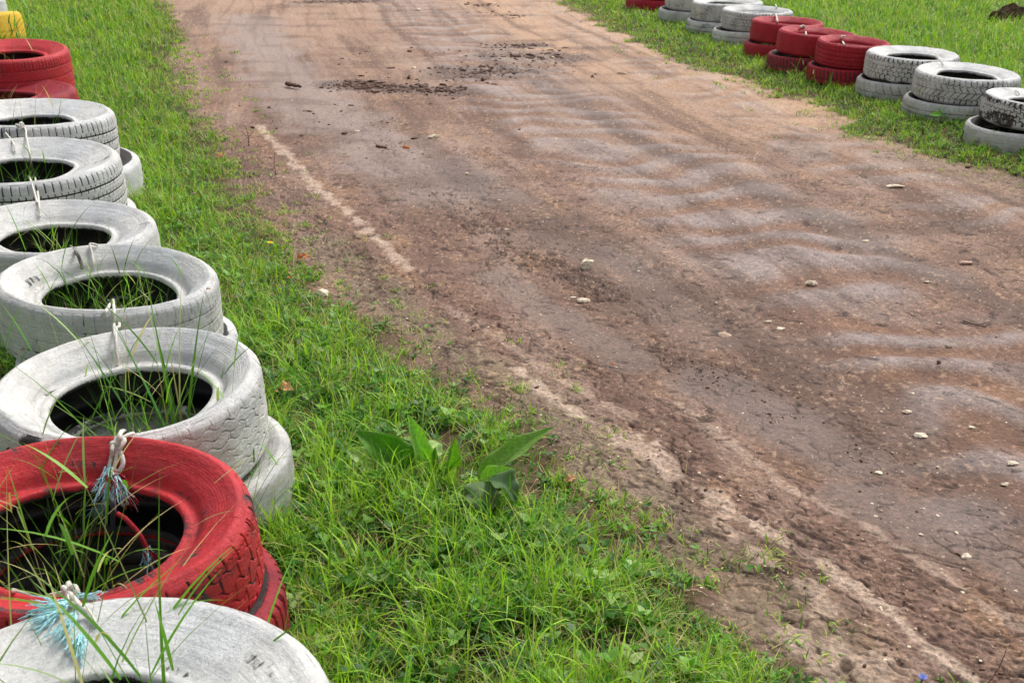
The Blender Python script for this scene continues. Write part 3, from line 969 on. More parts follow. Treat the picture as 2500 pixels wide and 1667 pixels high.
right_stack(zz(944), zz(1380), 79, 0.168, "bright red smooth dished tyre, upper one of the middle red stack on the right", "dull dark red tyre at the bottom of the middle red stack",
            'crimson', 'slick', 'dullred', 'lugs', dict(wear=0.0, dish=0.06, rb=0.6, mud=0.05, depthmm=2), dict(wear=0.2, mud=0.25), (-0.07, -0.02), 48, (0, 3))
right_stack(zz(787), zz(1200), 54, 0.168, "smooth red tyre with dished top next to the far white tyres, upper one", "smooth red tyre at the bottom of the farthest of the three red stacks",
            'crimson', 'slick', 'crimson', 'slick', dict(wear=0.0, dish=0.06, rb=0.6, mud=0.05, depthmm=2), dict(wear=0.05, mud=0.2), (-0.05, -0.02), 50, (0, 2))
right_stack(zz(615), zz(1022), 28, 0.168, "white tyre with grey wavy tread just behind the farthest red stack, upper one", "white tyre with crisp dark tread lines at the bottom just behind the farthest red stack",
            'white', 'allterrain', 'white', 'fine', dict(wear=0.12, dish=0.05, rb=0.6), dict(wear=0.2, mud=0.3, depthmm=8), (-0.07, -0.02), 52, (0, 1))
right_stack(zz(448), zz(850), 8, 0.168, "white tyre with cracked zigzag tread, second white one behind the red stacks", "blotchy black and white tyre at the bottom of the second white stack beyond the red",
            'white', 'zigzag', 'white_worn', 'fine', dict(wear=0.16, wearpatch=0.2, depthmm=6), dict(wear=0.26, wearpatch=0.3), (-0.05, -0.02), 54)
right_stack(zz(293), zz(690), -14, 0.168, "white tyre with smeared grey paint, farthest white upper tyre, cut by the top edge", "plain grey tyre at the bottom of the farthest white stack",
            'white_worn', 'slick', 'grey', 'slick', dict(wear=0.14, wearpatch=0.2), dict(wear=0.0, mud=0.2), (-0.07, -0.02), 56)
right_stack(zz(110), zz(490), -36, 0.168, "red tyre cut off by the top edge beyond the far white tyres", "red tyre low in the grass by the top edge beyond the far white tyres",
            'crimson', 'slick', 'crimson', 'slick', dict(wear=0.02), dict(wear=0.02), (-0.08, -0.02), 58)

# ray cast against everything rubber, so ropes and leaves lie on it
_v, _f, o_ = [], [], 0
for w, p in SURF:
    nl = len(p.data.loops)
    a = np.empty(nl, np.int32)
    p.data.loops.foreach_get("vertex_index", a)
    _v.append(w)
    _f.append(a.reshape(-1, 4) + o_)
    o_ += len(w)
_v = np.concatenate(_v)
_f = np.concatenate(_f)
# only the near ones in view matter: keep tyres inside 7 m
keep = (_v[_f[:, 0], 1] < 12)
BVH = BVHTree.FromPolygons(_v.tolist(), _f[keep].tolist())
del _v, _f


def hit(px, py, lift=0.004):
    loc, nor, idx, dist = BVH.ray_cast(Vector((0, 0, CZ)), ray(px, py))
    if loc is None:
        p = un(px, py, 0.02)
        return Vector(p)
    if nor.dot(ray(px, py)) > 0:
        nor = -nor
    return loc + nor * lift


# ------------------------------------------------------------------ ropes
def mat_simple(name, col, rough=0.8, n_scale=300, amt=0.35, bump=0.3, bd=0.001, trans=0.0):
    n = NT(name)
    pos = n.add("ShaderNodeTexCoord").outputs["Object"]
    a = n.noise(n_scale, 4, 0.65, pos)
    c = n.mix(n.ramp(a.outputs[0], 0.35, 0.55), tuple(np.array(col) * (1 - amt)), tuple(np.minimum(np.array(col) * (1 + amt * 0.5), 0.9)))
    n.l(c, n.b.inputs["Base Color"])
    n.b.inputs["Roughness"].default_value = rough
    n.bump(a.outputs[0], bump, bd)
    return n.m


M_ROPE = mat_simple("white_rope_fibre", lin(214, 210, 200), 0.85, 400)
M_ROPE_D = mat_simple("dark_weathered_rope", lin(120, 116, 110), 0.9, 400)
M_ROPE_T = mat_simple("dark_damp_rope", lin(70, 74, 80), 0.8, 400)
M_BLUE = mat_simple("light_blue_frayed_fibre", lin(178, 226, 232), 0.8, 200, 0.25)
M_RED = mat_simple("dark_red_frayed_fibre", lin(150, 24, 34), 0.85, 200, 0.5)


def smooth_path(pts, n):
    P = np.array([list(p) for p in pts], float)
    if len(P) == 2:
        return np.linspace(P[0], P[1], n)
    Q = np.vstack([2 * P[0] - P[1], P, 2 * P[-1] - P[-2]])
    seg = np.linalg.norm(P[1:] - P[:-1], axis=1) + 1e-9
    cum = np.concatenate(([0], np.cumsum(seg)))
    s = np.linspace(0, cum[-1], n)
    i = np.clip(np.searchsorted(cum, s, side='right') - 1, 0, len(P) - 2)
    t = ((s - cum[i]) / seg[i])[:, None]
    a, b, c, d = Q[i], Q[i + 1], Q[i + 2], Q[i + 3]
    return 0.5 * (2 * b + (c - a) * t + (2 * a - 5 * b + 4 * c - d) * t ** 2 + (3 * b - a - 3 * c + d) * t ** 3)


def tube_np(path, rad, seg=12, twist=0.0, strands=3, taper=None):
    n = len(path)
    tg = np.gradient(path, axis=0)
    tg /= np.linalg.norm(tg, axis=1)[:, None] + 1e-12
    up = np.array([0.31, 0.2, 0.93])
    N = np.zeros_like(path)
    cur = np.cross(tg[0], up)
    cur /= np.linalg.norm(cur)
    for i in range(n):
        cur = cur - tg[i] * np.dot(cur, tg[i])
        cur /= np.linalg.norm(cur) + 1e-12
        N[i] = cur
    B = np.cross(tg, N)
    L = np.concatenate(([0], np.cumsum(np.linalg.norm(np.diff(path, axis=0), axis=1))))
    a = np.linspace(0, 2 * math.pi, seg, endpoint=False)
    A = np.broadcast_to(a[None], (n, seg))
    r = np.full((n, seg), rad)
    if taper is not None:
        r = r * np.asarray(taper)[:, None]
    if twist:
        r = r * (0.86 + 0.18 * np.abs(np.cos(strands * (A - L[:, None] * twist) / 2)))
    V = path[:, None] + r[..., None] * (np.cos(A)[..., None] * N[:, None] + np.sin(A)[..., None] * B[:, None])
    V = V.reshape(-1, 3)
    i = np.arange(n - 1)[:, None]
    j = np.arange(seg)[None]
    j2 = (j + 1) % seg
    F = np.stack(np.broadcast_arrays(i * seg + j, i * seg + j2, (i + 1) * seg + j2, (i + 1) * seg + j), -1).reshape(-1, 4)
    c0, c1 = len(V), len(V) + 1
    V = np.vstack([V, path[0], path[-1]])
    jj = np.arange(seg)
    k2 = (jj + 1) % seg
    T = np.concatenate([np.stack([np.full(seg, c0), k2, jj], -1), np.stack([np.full(seg, c1), (n - 1) * seg + jj, (n - 1) * seg + k2], -1)])
    return V, F, T


class Bag:
    def __init__(self):
        self.V, self.Q, self.T, self.n = [], [], [], 0

    def add(self, V, Q=None, T=None):
        self.V.append(V)
        if Q is not None and len(Q):
            self.Q.append(Q + self.n)
        if T is not None and len(T):
            self.T.append(T + self.n)
        self.n += len(V)
        return self

    def build(self, name, mat, parent=None, attrs=None, smooth=True):
        V = np.concatenate(self.V)
        if parent is not None:
            V = V - np.array(parent.location)[None]
        F = []
        if self.Q:
            F.append(np.concatenate(self.Q))
        if self.T:
            F.append(np.concatenate(self.T))
        return npmesh(name, V, F, mat, parent, attrs, smooth)


def rope_tube(pts, rad, twist=520, n=None):
    P = np.array([list(p) for p in pts])
    L = np.linalg.norm(np.diff(P, axis=0), axis=1).sum()
    n = n or max(12, int(L / 0.0022))
    path = smooth_path(pts, min(n, 320))
    return tube_np(path, rad, 12, twist)


def knot(c, r, rad, seed=0):
    """a fist-sized tangle: a closed trefoil-like loop plus one turn around it"""
    rs = np.random.default_rng(seed)
    t = np.linspace(0, 2 * math.pi, 90)
    e = rs.uniform(-0.4, 0.4, 3)
    x = (np.sin(t) + 1.6 * np.sin(2 * t)) * r * 0.36
    y = (np.cos(t) - 1.6 * np.cos(2 * t)) * r * 0.30
    z = -np.sin(3 * t) * r * 0.42
    P = np.stack([x, y * 0.6 + z * 0.3, z + y * 0.5], -1)
    R = np.array(Matrix.Rotation(e[0] * 3, 3, 'Z') @ Matrix.Rotation(e[1] * 2, 3, 'X'))
    return tube_np(P @ R.T + np.array(list(c))[None], rad, 10, 520)


def tassel(p0, d, L, n, spread, seed, bag, droop=0.5, w=0.0012):
    """a bunch of unlaid fibres fanning out from p0 along d"""
    rs = np.random.default_rng(seed)
    d = np.array(d, float)
    d /= np.linalg.norm(d)
    for i in range(n):
        l = L * rs.uniform(0.55, 1.1)
        dd = d + rs.normal(0, spread, 3)
        dd /= np.linalg.norm(dd)
        k = 7
        t = np.linspace(0, 1, k)[:, None]
        wob = np.cumsum(rs.normal(0, 0.0022, (k, 3)), 0) * t
        P = np.array(list(p0)) + rs.normal(0, 0.003, 3) + dd * l * t + np.array([0, 0, -1]) * droop * l * t ** 2 * 0.5 + wob
        V, F, T = tube_np(P, w * rs.uniform(0.7, 1.5), 4, 0, taper=np.linspace(1, 0.5, k))
        bag.add(V, F, T)


def rope_thing(label, strands, mat=M_ROPE, group="ropes lashing the tyres together", knots=(), tassels=(), extra=()):
    """strands: [(points, radius)]; first is the main rope"""
    base = Vector(strands[0][0][0])
    root = empty("rope", tuple(base))
    tag(root, label, "rope", group)
    b = Bag()
    for pts, r in strands:
        b.add(*rope_tube(pts, r))
    b.build("strand", mat, root)
    for (c, r, rad, sd) in knots:
        k = Bag()
        k.add(*knot(c, r, rad, sd))
        k.add(*knot(c, r * 0.8, rad, sd + 7))
        k.build("knot", mat, root)
    for m, lst in tassels:
        for (p0, d, L, n, sp, sd, dr) in lst:
            k = Bag()
            tassel(p0, d, L, n, sp, sd, k, dr)
            o = k.build("frayed_end", m, root)
            tag(o, "frayed light blue end" if m is M_BLUE else "frayed dark red end")
    for m, pts, r in extra:
        k = Bag()
        k.add(*rope_tube(pts, r))
        k.build("strand", m, root)
    return root


H = hit
# rope between the flattened white tyre and the zigzag white tyre
rope_thing("white rope knotted on the flattened tyre, running down over the zigzag tread tyre",
           [([H(268, 684, .006), H(262, 690, .012), H(263, 715, .009), H(263, 740, .012), H(264, 765, .010), H(266, 800, .008), H(269, 828, .010), Vector(un(280, 880, 0.26)), Vector(un(296, 960, 0.10))], 0.0042),
            ([H(285, 684, .006), H(258, 694, .014), H(266, 740, .014), H(268, 765, .012), H(268, 826, .012), Vector(un(283, 885, 0.25)), Vector(un(299, 965, 0.10))], 0.0038),
            ([H(235, 728, .012), H(248, 715, .014), H(256, 704, .014)], 0.0045), ([H(297, 686, .010), H(280, 690, .014), H(262, 700, .014)], 0.0045)],
           knots=[(H(260, 702, .014), 0.014, 0.004, 1)])
# rope between the zigzag tyre and the big red tyre, with the frayed blue and red end
kx = H(277, 1022, .014)
rope_thing("white rope between zigzag white tyre and big red tyre with blue and red tassel",
           [([H(272, 990, .006), H(268, 1000, .010), H(264, 1025, .010), H(261, 1050, .012), H(256, 1075, .014), H(252, 1110, .012)], 0.0040),
            ([H(286, 990, .006), H(281, 1005, .014), H(279, 1030, .014), H(290, 1060, .012) * 0.5 + H(286, 1070, .012) * 0.5, H(268, 1100, .014)], 0.0045),
            ([H(306, 1003, .007), H(296, 1006, .012), H(280, 1018, .016), H(272, 1060, .014), H(262, 1090, .014)], 0.0040)],
           knots=[(kx, 0.017, 0.0045, 3), (H(262, 1085, .018), 0.014, 0.004, 5)],
           tassels=[(M_BLUE, [(H(258, 1072, .016), (0.1, -0.5, -0.9), 0.045, 60, 0.35, 31, 0.2), (H(256, 1110, .018), (-0.15, -0.7, -0.9), 0.050, 70, 0.32, 32, 0.2),
                               (H(238, 1150, .016), (-0.65, -0.4, -0.9), 0.055, 60, 0.25, 33, 0.3), (H(270, 1112, .018), (0.5, -0.6, -0.75), 0.060, 34, 0.18, 34, 0.2)]),
                    (M_RED, [(H(262, 1080, .018), (0.4, -0.5, -0.6), 0.045, 60, 0.4, 41, 0.2), (H(272, 1105, .018), (0.55, -0.5, -0.75), 0.070, 50, 0.2, 42, 0.2),
                              (H(245, 1100, .018), (-0.3, -0.4, -0.6), 0.035, 40, 0.4, 43, 0.2)])],
           extra=[(M_ROPE_T, [H(252, 1130, .016), Vector(un(258, 1150, 0.37)), Vector(un(259, 1200, 0.30)), Vector(un(262, 1270, 0.2))], 0.0045),
                  (M_ROPE_T, [H(243, 1135, .016), Vector(un(243, 1160, 0.36)), Vector(un(244, 1210, 0.30)), Vector(un(250, 1270, 0.2))], 0.0035)])
b0 = Vector(un(268, 1178, 0.34))
rope_thing("short dark red rope end with blue fringe dangling inside the big red tyre",
           [([b0, b0 + Vector((0.018, -0.004, -0.012)), b0 + Vector((0.040, -0.008, -0.045)), b0 + Vector((0.052, -0.012, -0.080))], 0.0048)], mat=M_RED,
           tassels=[(M_BLUE, [(b0 + Vector((0.050, -0.012, -0.075)), (0.15, -0.1, -1), 0.05, 50, 0.16, 51, 0)]),
                    (M_RED, [(b0 + Vector((0.050, -0.012, -0.075)), (0.35, -0.1, -1), 0.05, 40, 0.16, 52, 0)])])
# rope between the red tyre and the nearest white one
rope_thing("white rope with light blue frayed ends lying on the nearest white tyre",
           [([H(205, 1322, .006), H(200, 1312, .010), H(186, 1310, .010), H(178, 1325, .010), H(172, 1345, .014), H(160, 1380, .018), H(168, 1400, .012)], 0.0042),
            ([H(34, 1364, .010), H(80, 1366, .012), H(125, 1374, .010), H(160, 1384, .018)], 0.0042),
            ([H(160, 1384, .018), H(185, 1400, .012), H(205, 1418, .010), H(222, 1440, .006)], 0.0042),
            ([H(160, 1388, .016), H(164, 1430, .006), H(160, 1470, .005), H(156, 1500, .005)], 0.0038)],
           knots=[(H(162, 1385, .018), 0.019, 0.0048, 11)],
           tassels=[(M_BLUE, [(H(172, 1350, .016), (0.15, -0.7, -0.5), 0.040, 90, 0.5, 61, 0), (H(150, 1400, .010), (-0.9, -0.45, 0.0), 0.050, 70, 0.24, 62, 0.1),
                              (H(140, 1415, .010), (-0.8, -0.75, -0.05), 0.045, 36, 0.22, 66, 0.1),
                              (H(182, 1385, .010), (1.0, -0.0, 0.05), 0.036, 30, 0.2, 63, 0.1), (H(172, 1420, .010), (-0.1, -1.0, -0.1), 0.055, 44, 0.16, 64, 0.05),
                              (H(188, 1470, .009), (0.05, -1.0, -0.1), 0.040, 36, 0.16, 65, 0.05)])])
# thin ropes farther along the left barrier
rope_thing("thin white rope from the large white tyre down over the grooved white tyre",
           [([H(40, 292, .008), H(56, 296, .008), H(62, 320, .010), H(72, 365, .012), H(80, 398, .010)], 0.0038), ([H(80, 398, .010), H(84, 440, .006), H(90, 470, .006), H(92, 500, .006)], 0.0038),
            ([H(66, 400, .008), H(74, 425, .006), H(86, 468, .006)], 0.0035), ([H(14, 305, .008), H(30, 330, .008), H(36, 352, .008)], 0.0035)],
           knots=[(H(48, 293, .012), 0.018, 0.004, 21), (H(78, 402, .012), 0.018, 0.004, 22)])
rope_thing("dark weathered rope arched over the far rim of the flattened white tyre",
           [([H(148, 560, .006), H(160, 566, .010), H(174, 580, .010), H(184, 600, .010), H(190, 618, .008)], 0.0055)], mat=M_ROPE_D)
rope_thing("thin white rope beside the dark rope on the far rim of the flattened white tyre",
           [([H(226, 566, .006), H(208, 566, .010), H(212, 585, .008), H(216, 612, .008), Vector(un(222, 640, 0.30))], 0.0038)])
# right barrier
GRP = "ropes lashing the tyres together"
for lab, pts in (("short white cord between the second and third far white tyres on the right", [(1775, 12), (1779, 10), (1785, 20)]),
                 ("white cord from the far white tyre over the rim of the farthest red tyre", [(1800, 2), (1803, 5), (1806, 12)]),
                 ("white cord over the rim of the farthest of the three red tyres on the right", [(1776, 34), (1781, 38), (1786, 54)]),
                 ("white cord tied over the rim of the middle red tyre on the right", [(1836, 66), (1845, 63), (1849, 76), (1852, 84)]),
                 ("white curled cord over the rim of the nearest red tyre on the right", [(1940, 86), (1930, 88), (1934, 97), (1940, 106)]),
                 ("thin wire from the chevron tread tyre over the worn tyre at the right edge", [(2300, 188), (2318, 200), (2335, 215), (2350, 235)]),
                 ("thin wire across the tops of the two white tyres with blackened tread", [(2150, 127), (2156, 140), (2165, 152)])):
    rr = 0.007 if 'cord' in lab else 0.003
    hp = [H(a, b, 0.012) for a, b in pts]
    rope_thing(lab, [(hp, rr)])

# ------------------------------------------------------------------ vegetation
def mat_leaf(name, rough=0.45, trans=0.35, vein=False):
    n = NT(name)
    c = n.attr("tint").outputs["Color"]
    if vein:
        pos = n.add("ShaderNodeTexCoord").outputs["Object"]
        a = n.noise(120, 4, 0.6, pos)
        c = n.mix(0.5, c, n.mix(1.0, c, n.ramp(a.outputs[0], 0.3, 0.7, 0.6, 1.35), 'MULTIPLY'))
        n.bump(a.outputs[0], 0.4, 0.002)
    n.l(c, n.b.inputs["Base Color"])
    n.b.inputs["Roughness"].default_value = rough
    n.b.inputs["Specular IOR Level"].default_value = 0.35
    tr = n.add("ShaderNodeBsdfTranslucent")
    n.l(n.mix(1.0, c, (1.3, 1.35, 0.6), 'MULTIPLY'), tr.inputs["Color"])
    mx = n.add("ShaderNodeMixShader")
    mx.inputs[0].default_value = trans
    n.l(n.b.outputs[0], mx.inputs[1])
    n.l(tr.outputs[0], mx.inputs[2])
    n.l(mx.outputs[0], n.n["Material Output"].inputs["Surface"])
    return n.m


M_GRASS = mat_leaf("grass_blade")
M_WEED = mat_leaf("broad_leaf", 0.6, 0.5, True)


def blades(base, L, w, az, th0, curv, col_b, col_t, K=4, fold=0.0, twist=0.0):
    """N grass blades; th0 lean at the foot from vertical, curv added over the length"""
    N = len(base)
    t = np.linspace(0, 1, K + 1)
    th = th0[:, None] + curv[:, None] * (t[None, :-1] + 0.5 / K) ** 1.3
    ds = (L / K)[:, None]
    hx = np.concatenate((np.zeros((N, 1)), np.cumsum(np.sin(th) * ds, 1)), 1)
    hz = np.concatenate((np.zeros((N, 1)), np.cumsum(np.cos(th) * ds, 1)), 1)
    ca, sa = np.cos(az)[:, None], np.sin(az)[:, None]
    P = np.stack([base[:, 0:1] + hx * ca, base[:, 1:2] + hx * sa, base[:, 2:3] + hz], -1)
    wd = (w[:, None] * (1 - t[None] ** 2.2) * (0.6 + 0.4 * np.minimum(t[None] * 4, 1)))[:, :-1]
    ta = az[:, None] + math.pi / 2 + twist * t[None, :-1] * np.sign(np.sin(az * 7))[:, None]
    S = np.stack([np.cos(ta), np.sin(ta), np.zeros_like(ta)], -1) * (wd / 2)[..., None]
    Lf, Rt = P[:, :-1] - S, P[:, :-1] + S
    V = np.concatenate((np.stack([Lf, Rt], 2).reshape(N, 2 * K, 3), P[:, -1:]), 1)
    nv = 2 * K + 1
    V = V.reshape(-1, 3)
    o = (np.arange(N) * nv)[:, None]
    q = np.concatenate([o + np.array([[2 * i, 2 * i + 1, 2 * i + 3, 2 * i + 2]]) for i in range(K - 1)], 0)
    tr = o + np.array([[2 * K - 2, 2 * K - 1, 2 * K]])
    tt = np.concatenate((np.repeat(t[:-1], 2), [1.0]))
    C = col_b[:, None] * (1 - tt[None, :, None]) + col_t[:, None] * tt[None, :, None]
    return V, q, tr, C.reshape(-1, 3)


class GBag:
    def __init__(self):
        self.V, self.Q, self.T, self.C, self.n = [], [], [], [], 0

    def add(self, r):
        V, q, t, C = r
        self.V.append(V)
        self.Q.append(q + self.n)
        self.T.append(t + self.n)
        self.C.append(C)
        self.n += len(V)

    def build(self, name, parent=None, mat=None):
        V = np.concatenate(self.V)
        if parent is not None:
            V = V - np.array(parent.location)[None]
        F = [np.concatenate(a) for a in (self.Q, self.T) if len(a) and sum(len(i) for i in a)]
        return npmesh(name, V, F, mat or M_GRASS, parent, {"tint": ('FLOAT_COLOR', np.concatenate(self.C))})


G_DEEP, G_MID, G_LIME, G_BLUE = lin(54, 102, 22), lin(108, 168, 42), lin(174, 214, 66), lin(96, 156, 86)
G_STRAW, G_BROWN, G_PALE = lin(214, 198, 142), lin(128, 100, 66), lin(176, 206, 130)


def pal(u, cols, rs):
    """blend along a palette, then jitter"""
    cols = np.array(cols)
    u = np.clip(u, 0, 0.999) * (len(cols) - 1)
    i = u.astype(int)
    f = (u - i)[:, None]
    c = cols[i] * (1 - f) + cols[i + 1] * f
    return np.clip(c * rs.uniform(0.75, 1.25, (len(u), 1)), 0, 1)


def inside_rubber(x, y, pad=0.0):
    m = np.zeros(len(x), bool)
    for (cx, cy, R, rbm, sq, rot) in TYRE_GEO:
        d = np.hypot((x - cx) / max(sq[0], .01) * 1.0, (y - cy) / max(sq[1], .01))
        m |= (d < R / max(sq) + pad)
    return m


def scatter(n, ymin, ymax, rs, side):
    """random ground points, thinning with distance, on one verge"""
    out = []
    tot = 0
    while tot < n:
        k = n
        u = rs.uniform(0, 1, k)
        y = (ymin ** 0.35 + u * (ymax ** 0.35 - ymin ** 0.35)) ** (1 / 0.35)
        half = 0.5 * (y * math.cos(PITCH) + CZ * math.sin(PITCH)) * 1.45 + 0.2
        x = rs.uniform(-1, 1, k) * half
        ml = 0.5 * (edge_x(EDGE_L, y) + edge_x(EDGE_R, y))
        s = (x < ml) if side == 'L' else (x > ml)
        P = np.stack([x[s], y[s]], -1)
        out.append(P)
        tot += len(P)
    return np.concatenate(out)[:n]


CLEAR = [(*un(1000, 1085, 0)[:2], 0.14), (*un(1160, 1120, 0)[:2], 0.12), (*un(2180, 285, 0)[:2], 0.1), (*un(2320, 58, 0)[:2], 0.45)]


def verge(side, n_try, ymin, ymax, name, label, seed, lscale=1.0):
    rs = np.random.default_rng(seed)
    P = scatter(n_try, ymin, ymax, rs, side)
    x, y = P[:, 0], P[:, 1]
    h, m = ground(x, y, False)
    clump = fbm(x * 6, y * 6, seed + 1, 3)
    bare = fbm(x * 2.3, y * 2.3, seed + 5, 3)
    dens = sstep(-0.05, 0.09, m['g'] + 0.07 * clump) * (0.12 + 0.30 * sstep(2.5, 4.5, y) + 0.75 * sstep(-0.30, 0.2, clump)) + 0.10 * sstep(-0.30, -0.05, m['g']) * sstep(0.05, 0.3, clump)
    dens = dens * (1 - 0.5 * sstep(0.25, 0.5, bare)) * (1.0 if side == 'L' else 1.0 + 0.5 * sstep(1.0, 0.3, m['g']))
    for (wx, wy, wr) in CLEAR:
        dens = dens * (0.30 + 0.70 * sstep(wr * 0.6, wr * 1.3, np.hypot(x - wx, y - wy)))
    keep = (rs.uniform(0, 1, len(x)) < dens) & ~inside_rubber(x, y, -0.005)
    x, y, h = x[keep], y[keep], h[keep]
    g, clump, bare = m['g'][keep], clump[keep], bare[keep]
    N = len(x)
    ty = rs.uniform(0, 1, N) ** 0.80
    inner = sstep(0.02, 0.35, g) * (1 if side == 'L' else 0.28 + 0.85 * sstep(0.75, 1.5, g))
    px = (y * 0.91 + 0.6) / 1024.0                     # size of a render pixel there
    base = np.stack([x, y, h - 0.004], -1)
    gb = GBag()
    ty0 = ty
    # fine turf
    s = ty < 0.60
    k = s.sum()
    L = lscale * (1 + 0.15 * sstep(0.25, 0.6, g[s])) * (0.030 + 0.055 * rs.beta(2, 2.5, k)) * (0.55 + 0.75 * inner[s]) * (1 + 1.1 * clump[s])
    w = np.maximum(rs.uniform(0.0016, 0.0034, k), 0.75 * px[s])
    hue = np.clip(0.48 + 0.15 * sstep(3, 6, y[s]) + 0.6 * clump[s] + 0.6 * bare[s] + rs.normal(0, 0.28, k), 0, 1)
    ct = pal(hue, [G_BLUE, G_DEEP, G_MID, G_LIME], rs)
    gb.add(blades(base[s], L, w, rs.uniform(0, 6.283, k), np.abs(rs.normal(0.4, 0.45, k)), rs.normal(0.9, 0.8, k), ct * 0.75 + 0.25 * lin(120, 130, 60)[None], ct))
    # broader, longer blades
    ty = np.where((ty < 0.8) & (rs.uniform(0, 1, N) < 0.13 + 0.30 * sstep(0.1, 0.45, bare) + 0.22 * sstep(0.35, 0.0, g)), 0.85, ty)
    s = (ty >= 0.60) & (ty < 0.80)
    k = s.sum()
    L = lscale * (1 + 0.15 * sstep(0.25, 0.6, g[s])) * (0.06 + 0.10 * rs.beta(2, 2.5, k)) * (0.40 + 0.8 * inner[s])
    w = np.maximum(rs.uniform(0.0028, 0.0058, k), 0.8 * px[s])
    hue = np.clip(0.5 + 0.6 * clump[s] + rs.normal(0, 0.25, k), 0, 1)
    ct = pal(hue, [G_BLUE, G_MID, G_LIME, G_LIME], rs)
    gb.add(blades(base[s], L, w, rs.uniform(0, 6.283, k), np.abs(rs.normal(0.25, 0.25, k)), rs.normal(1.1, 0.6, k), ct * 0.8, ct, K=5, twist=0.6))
    # dry stalks and runners
    s = (ty >= 0.80) & (ty < 0.89)
    k = s.sum()
    L = lscale * rs.uniform(0.03, 0.12, k) * (0.6 + 0.5 * inner[s])
    w = np.maximum(rs.uniform(0.0013, 0.0023, k), 0.5 * px[s])
    ct = pal(rs.uniform(0, 1, k), [G_BROWN, G_STRAW, G_STRAW, G_PALE], rs)
    gb.add(blades(base[s] + np.stack([np.zeros(k), np.zeros(k), rs.uniform(0.004, 0.045, k) * inner[s]], -1), L, w, rs.uniform(0, 6.283, k), rs.uniform(0.4, 1.6, k), rs.normal(0.2, 0.5, k), ct, ct, K=3))
    # clover and small herbs: short, wide, folded leaves held on top
    s = ty >= 0.89
    k = s.sum()
    r_ = rs.uniform(0.005, 0.016, k) * (0.7 + 0.5 * inner[s])
    hgt = rs.uniform(0.006, 0.05, k) * (0.4 + 0.8 * inner[s]) * lscale
    bb = base[s] + np.stack([np.zeros(k), np.zeros(k), hgt], -1)
    ct = pal(np.clip(0.4 + 0.5 * clump[s] + rs.normal(0, 0.25, k), 0, 1), [G_DEEP, G_DEEP, G_MID, G_PALE * 0.8], rs)
    for a in (0, 2.1, 4.2):
        gb.add(blades(bb, r_ * 1.6, np.maximum(r_ * 1.2, px[s] * 1.1), rs.uniform(0, 1, k) + a, rs.uniform(0.9, 1.5, k), rs.uniform(0, 0.4, k), ct, ct, K=3))
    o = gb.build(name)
    tag(o, label, "grass", None, "stuff")
    return N


verge('L', 570000, 0.95, 16, "grass", "green grass, clover and dry stalks on the left verge beside the tyres", 201)
verge('R', 510000, 3.6, 19, "grass", "bright green grass of the field on the right, around the right barrier of tyres", 211, 0.95)

# sprigs creeping out over the mud
def sprigs(n, seed):
    rs = np.random.default_rng(seed)
    gb = GBag()
    cnt = 0
    while cnt < n:
        y = rs.uniform(1.1, 9.5)
        side = rs.uniform() < 0.7
        e = edge_x(EDGE_L if side else EDGE_R, np.array([y]))[0]
        d = rs.exponential(0.11) - 0.02
        x = e + d if side else e - d * 1.6
        if abs(x) > 0.62 * y + 0.7:
            cnt += 0.2
            continue
        hh = gz(x, y)
        k = rs.integers(8, 26)
        R = rs.uniform(0.008, 0.03)
        bx = rs.normal(0, R, (k, 2))
        base = np.stack([x + bx[:, 0], y + bx[:, 1], np.full(k, hh - 0.001)], -1)
        L = rs.uniform(0.008, 0.035, k)
        pxs = (y * .91 + .6) / 1024
        ct = pal(rs.uniform(0, 1, k), [G_DEEP, G_MID, G_LIME, G_STRAW], rs)
        gb.add(blades(base, L, np.maximum(rs.uniform(0.002, 0.005, k), 0.7 * pxs), rs.uniform(0, 6.28, k), rs.uniform(0.3, 1.4, k), rs.normal(0.3, 0.3, k), ct, ct, K=3))
        cnt += 1
    tag(gb.build("ground_cover"), "tiny green sprigs creeping over the edge of the mud", "ground cover", None, "stuff")


sprigs(420, 221)


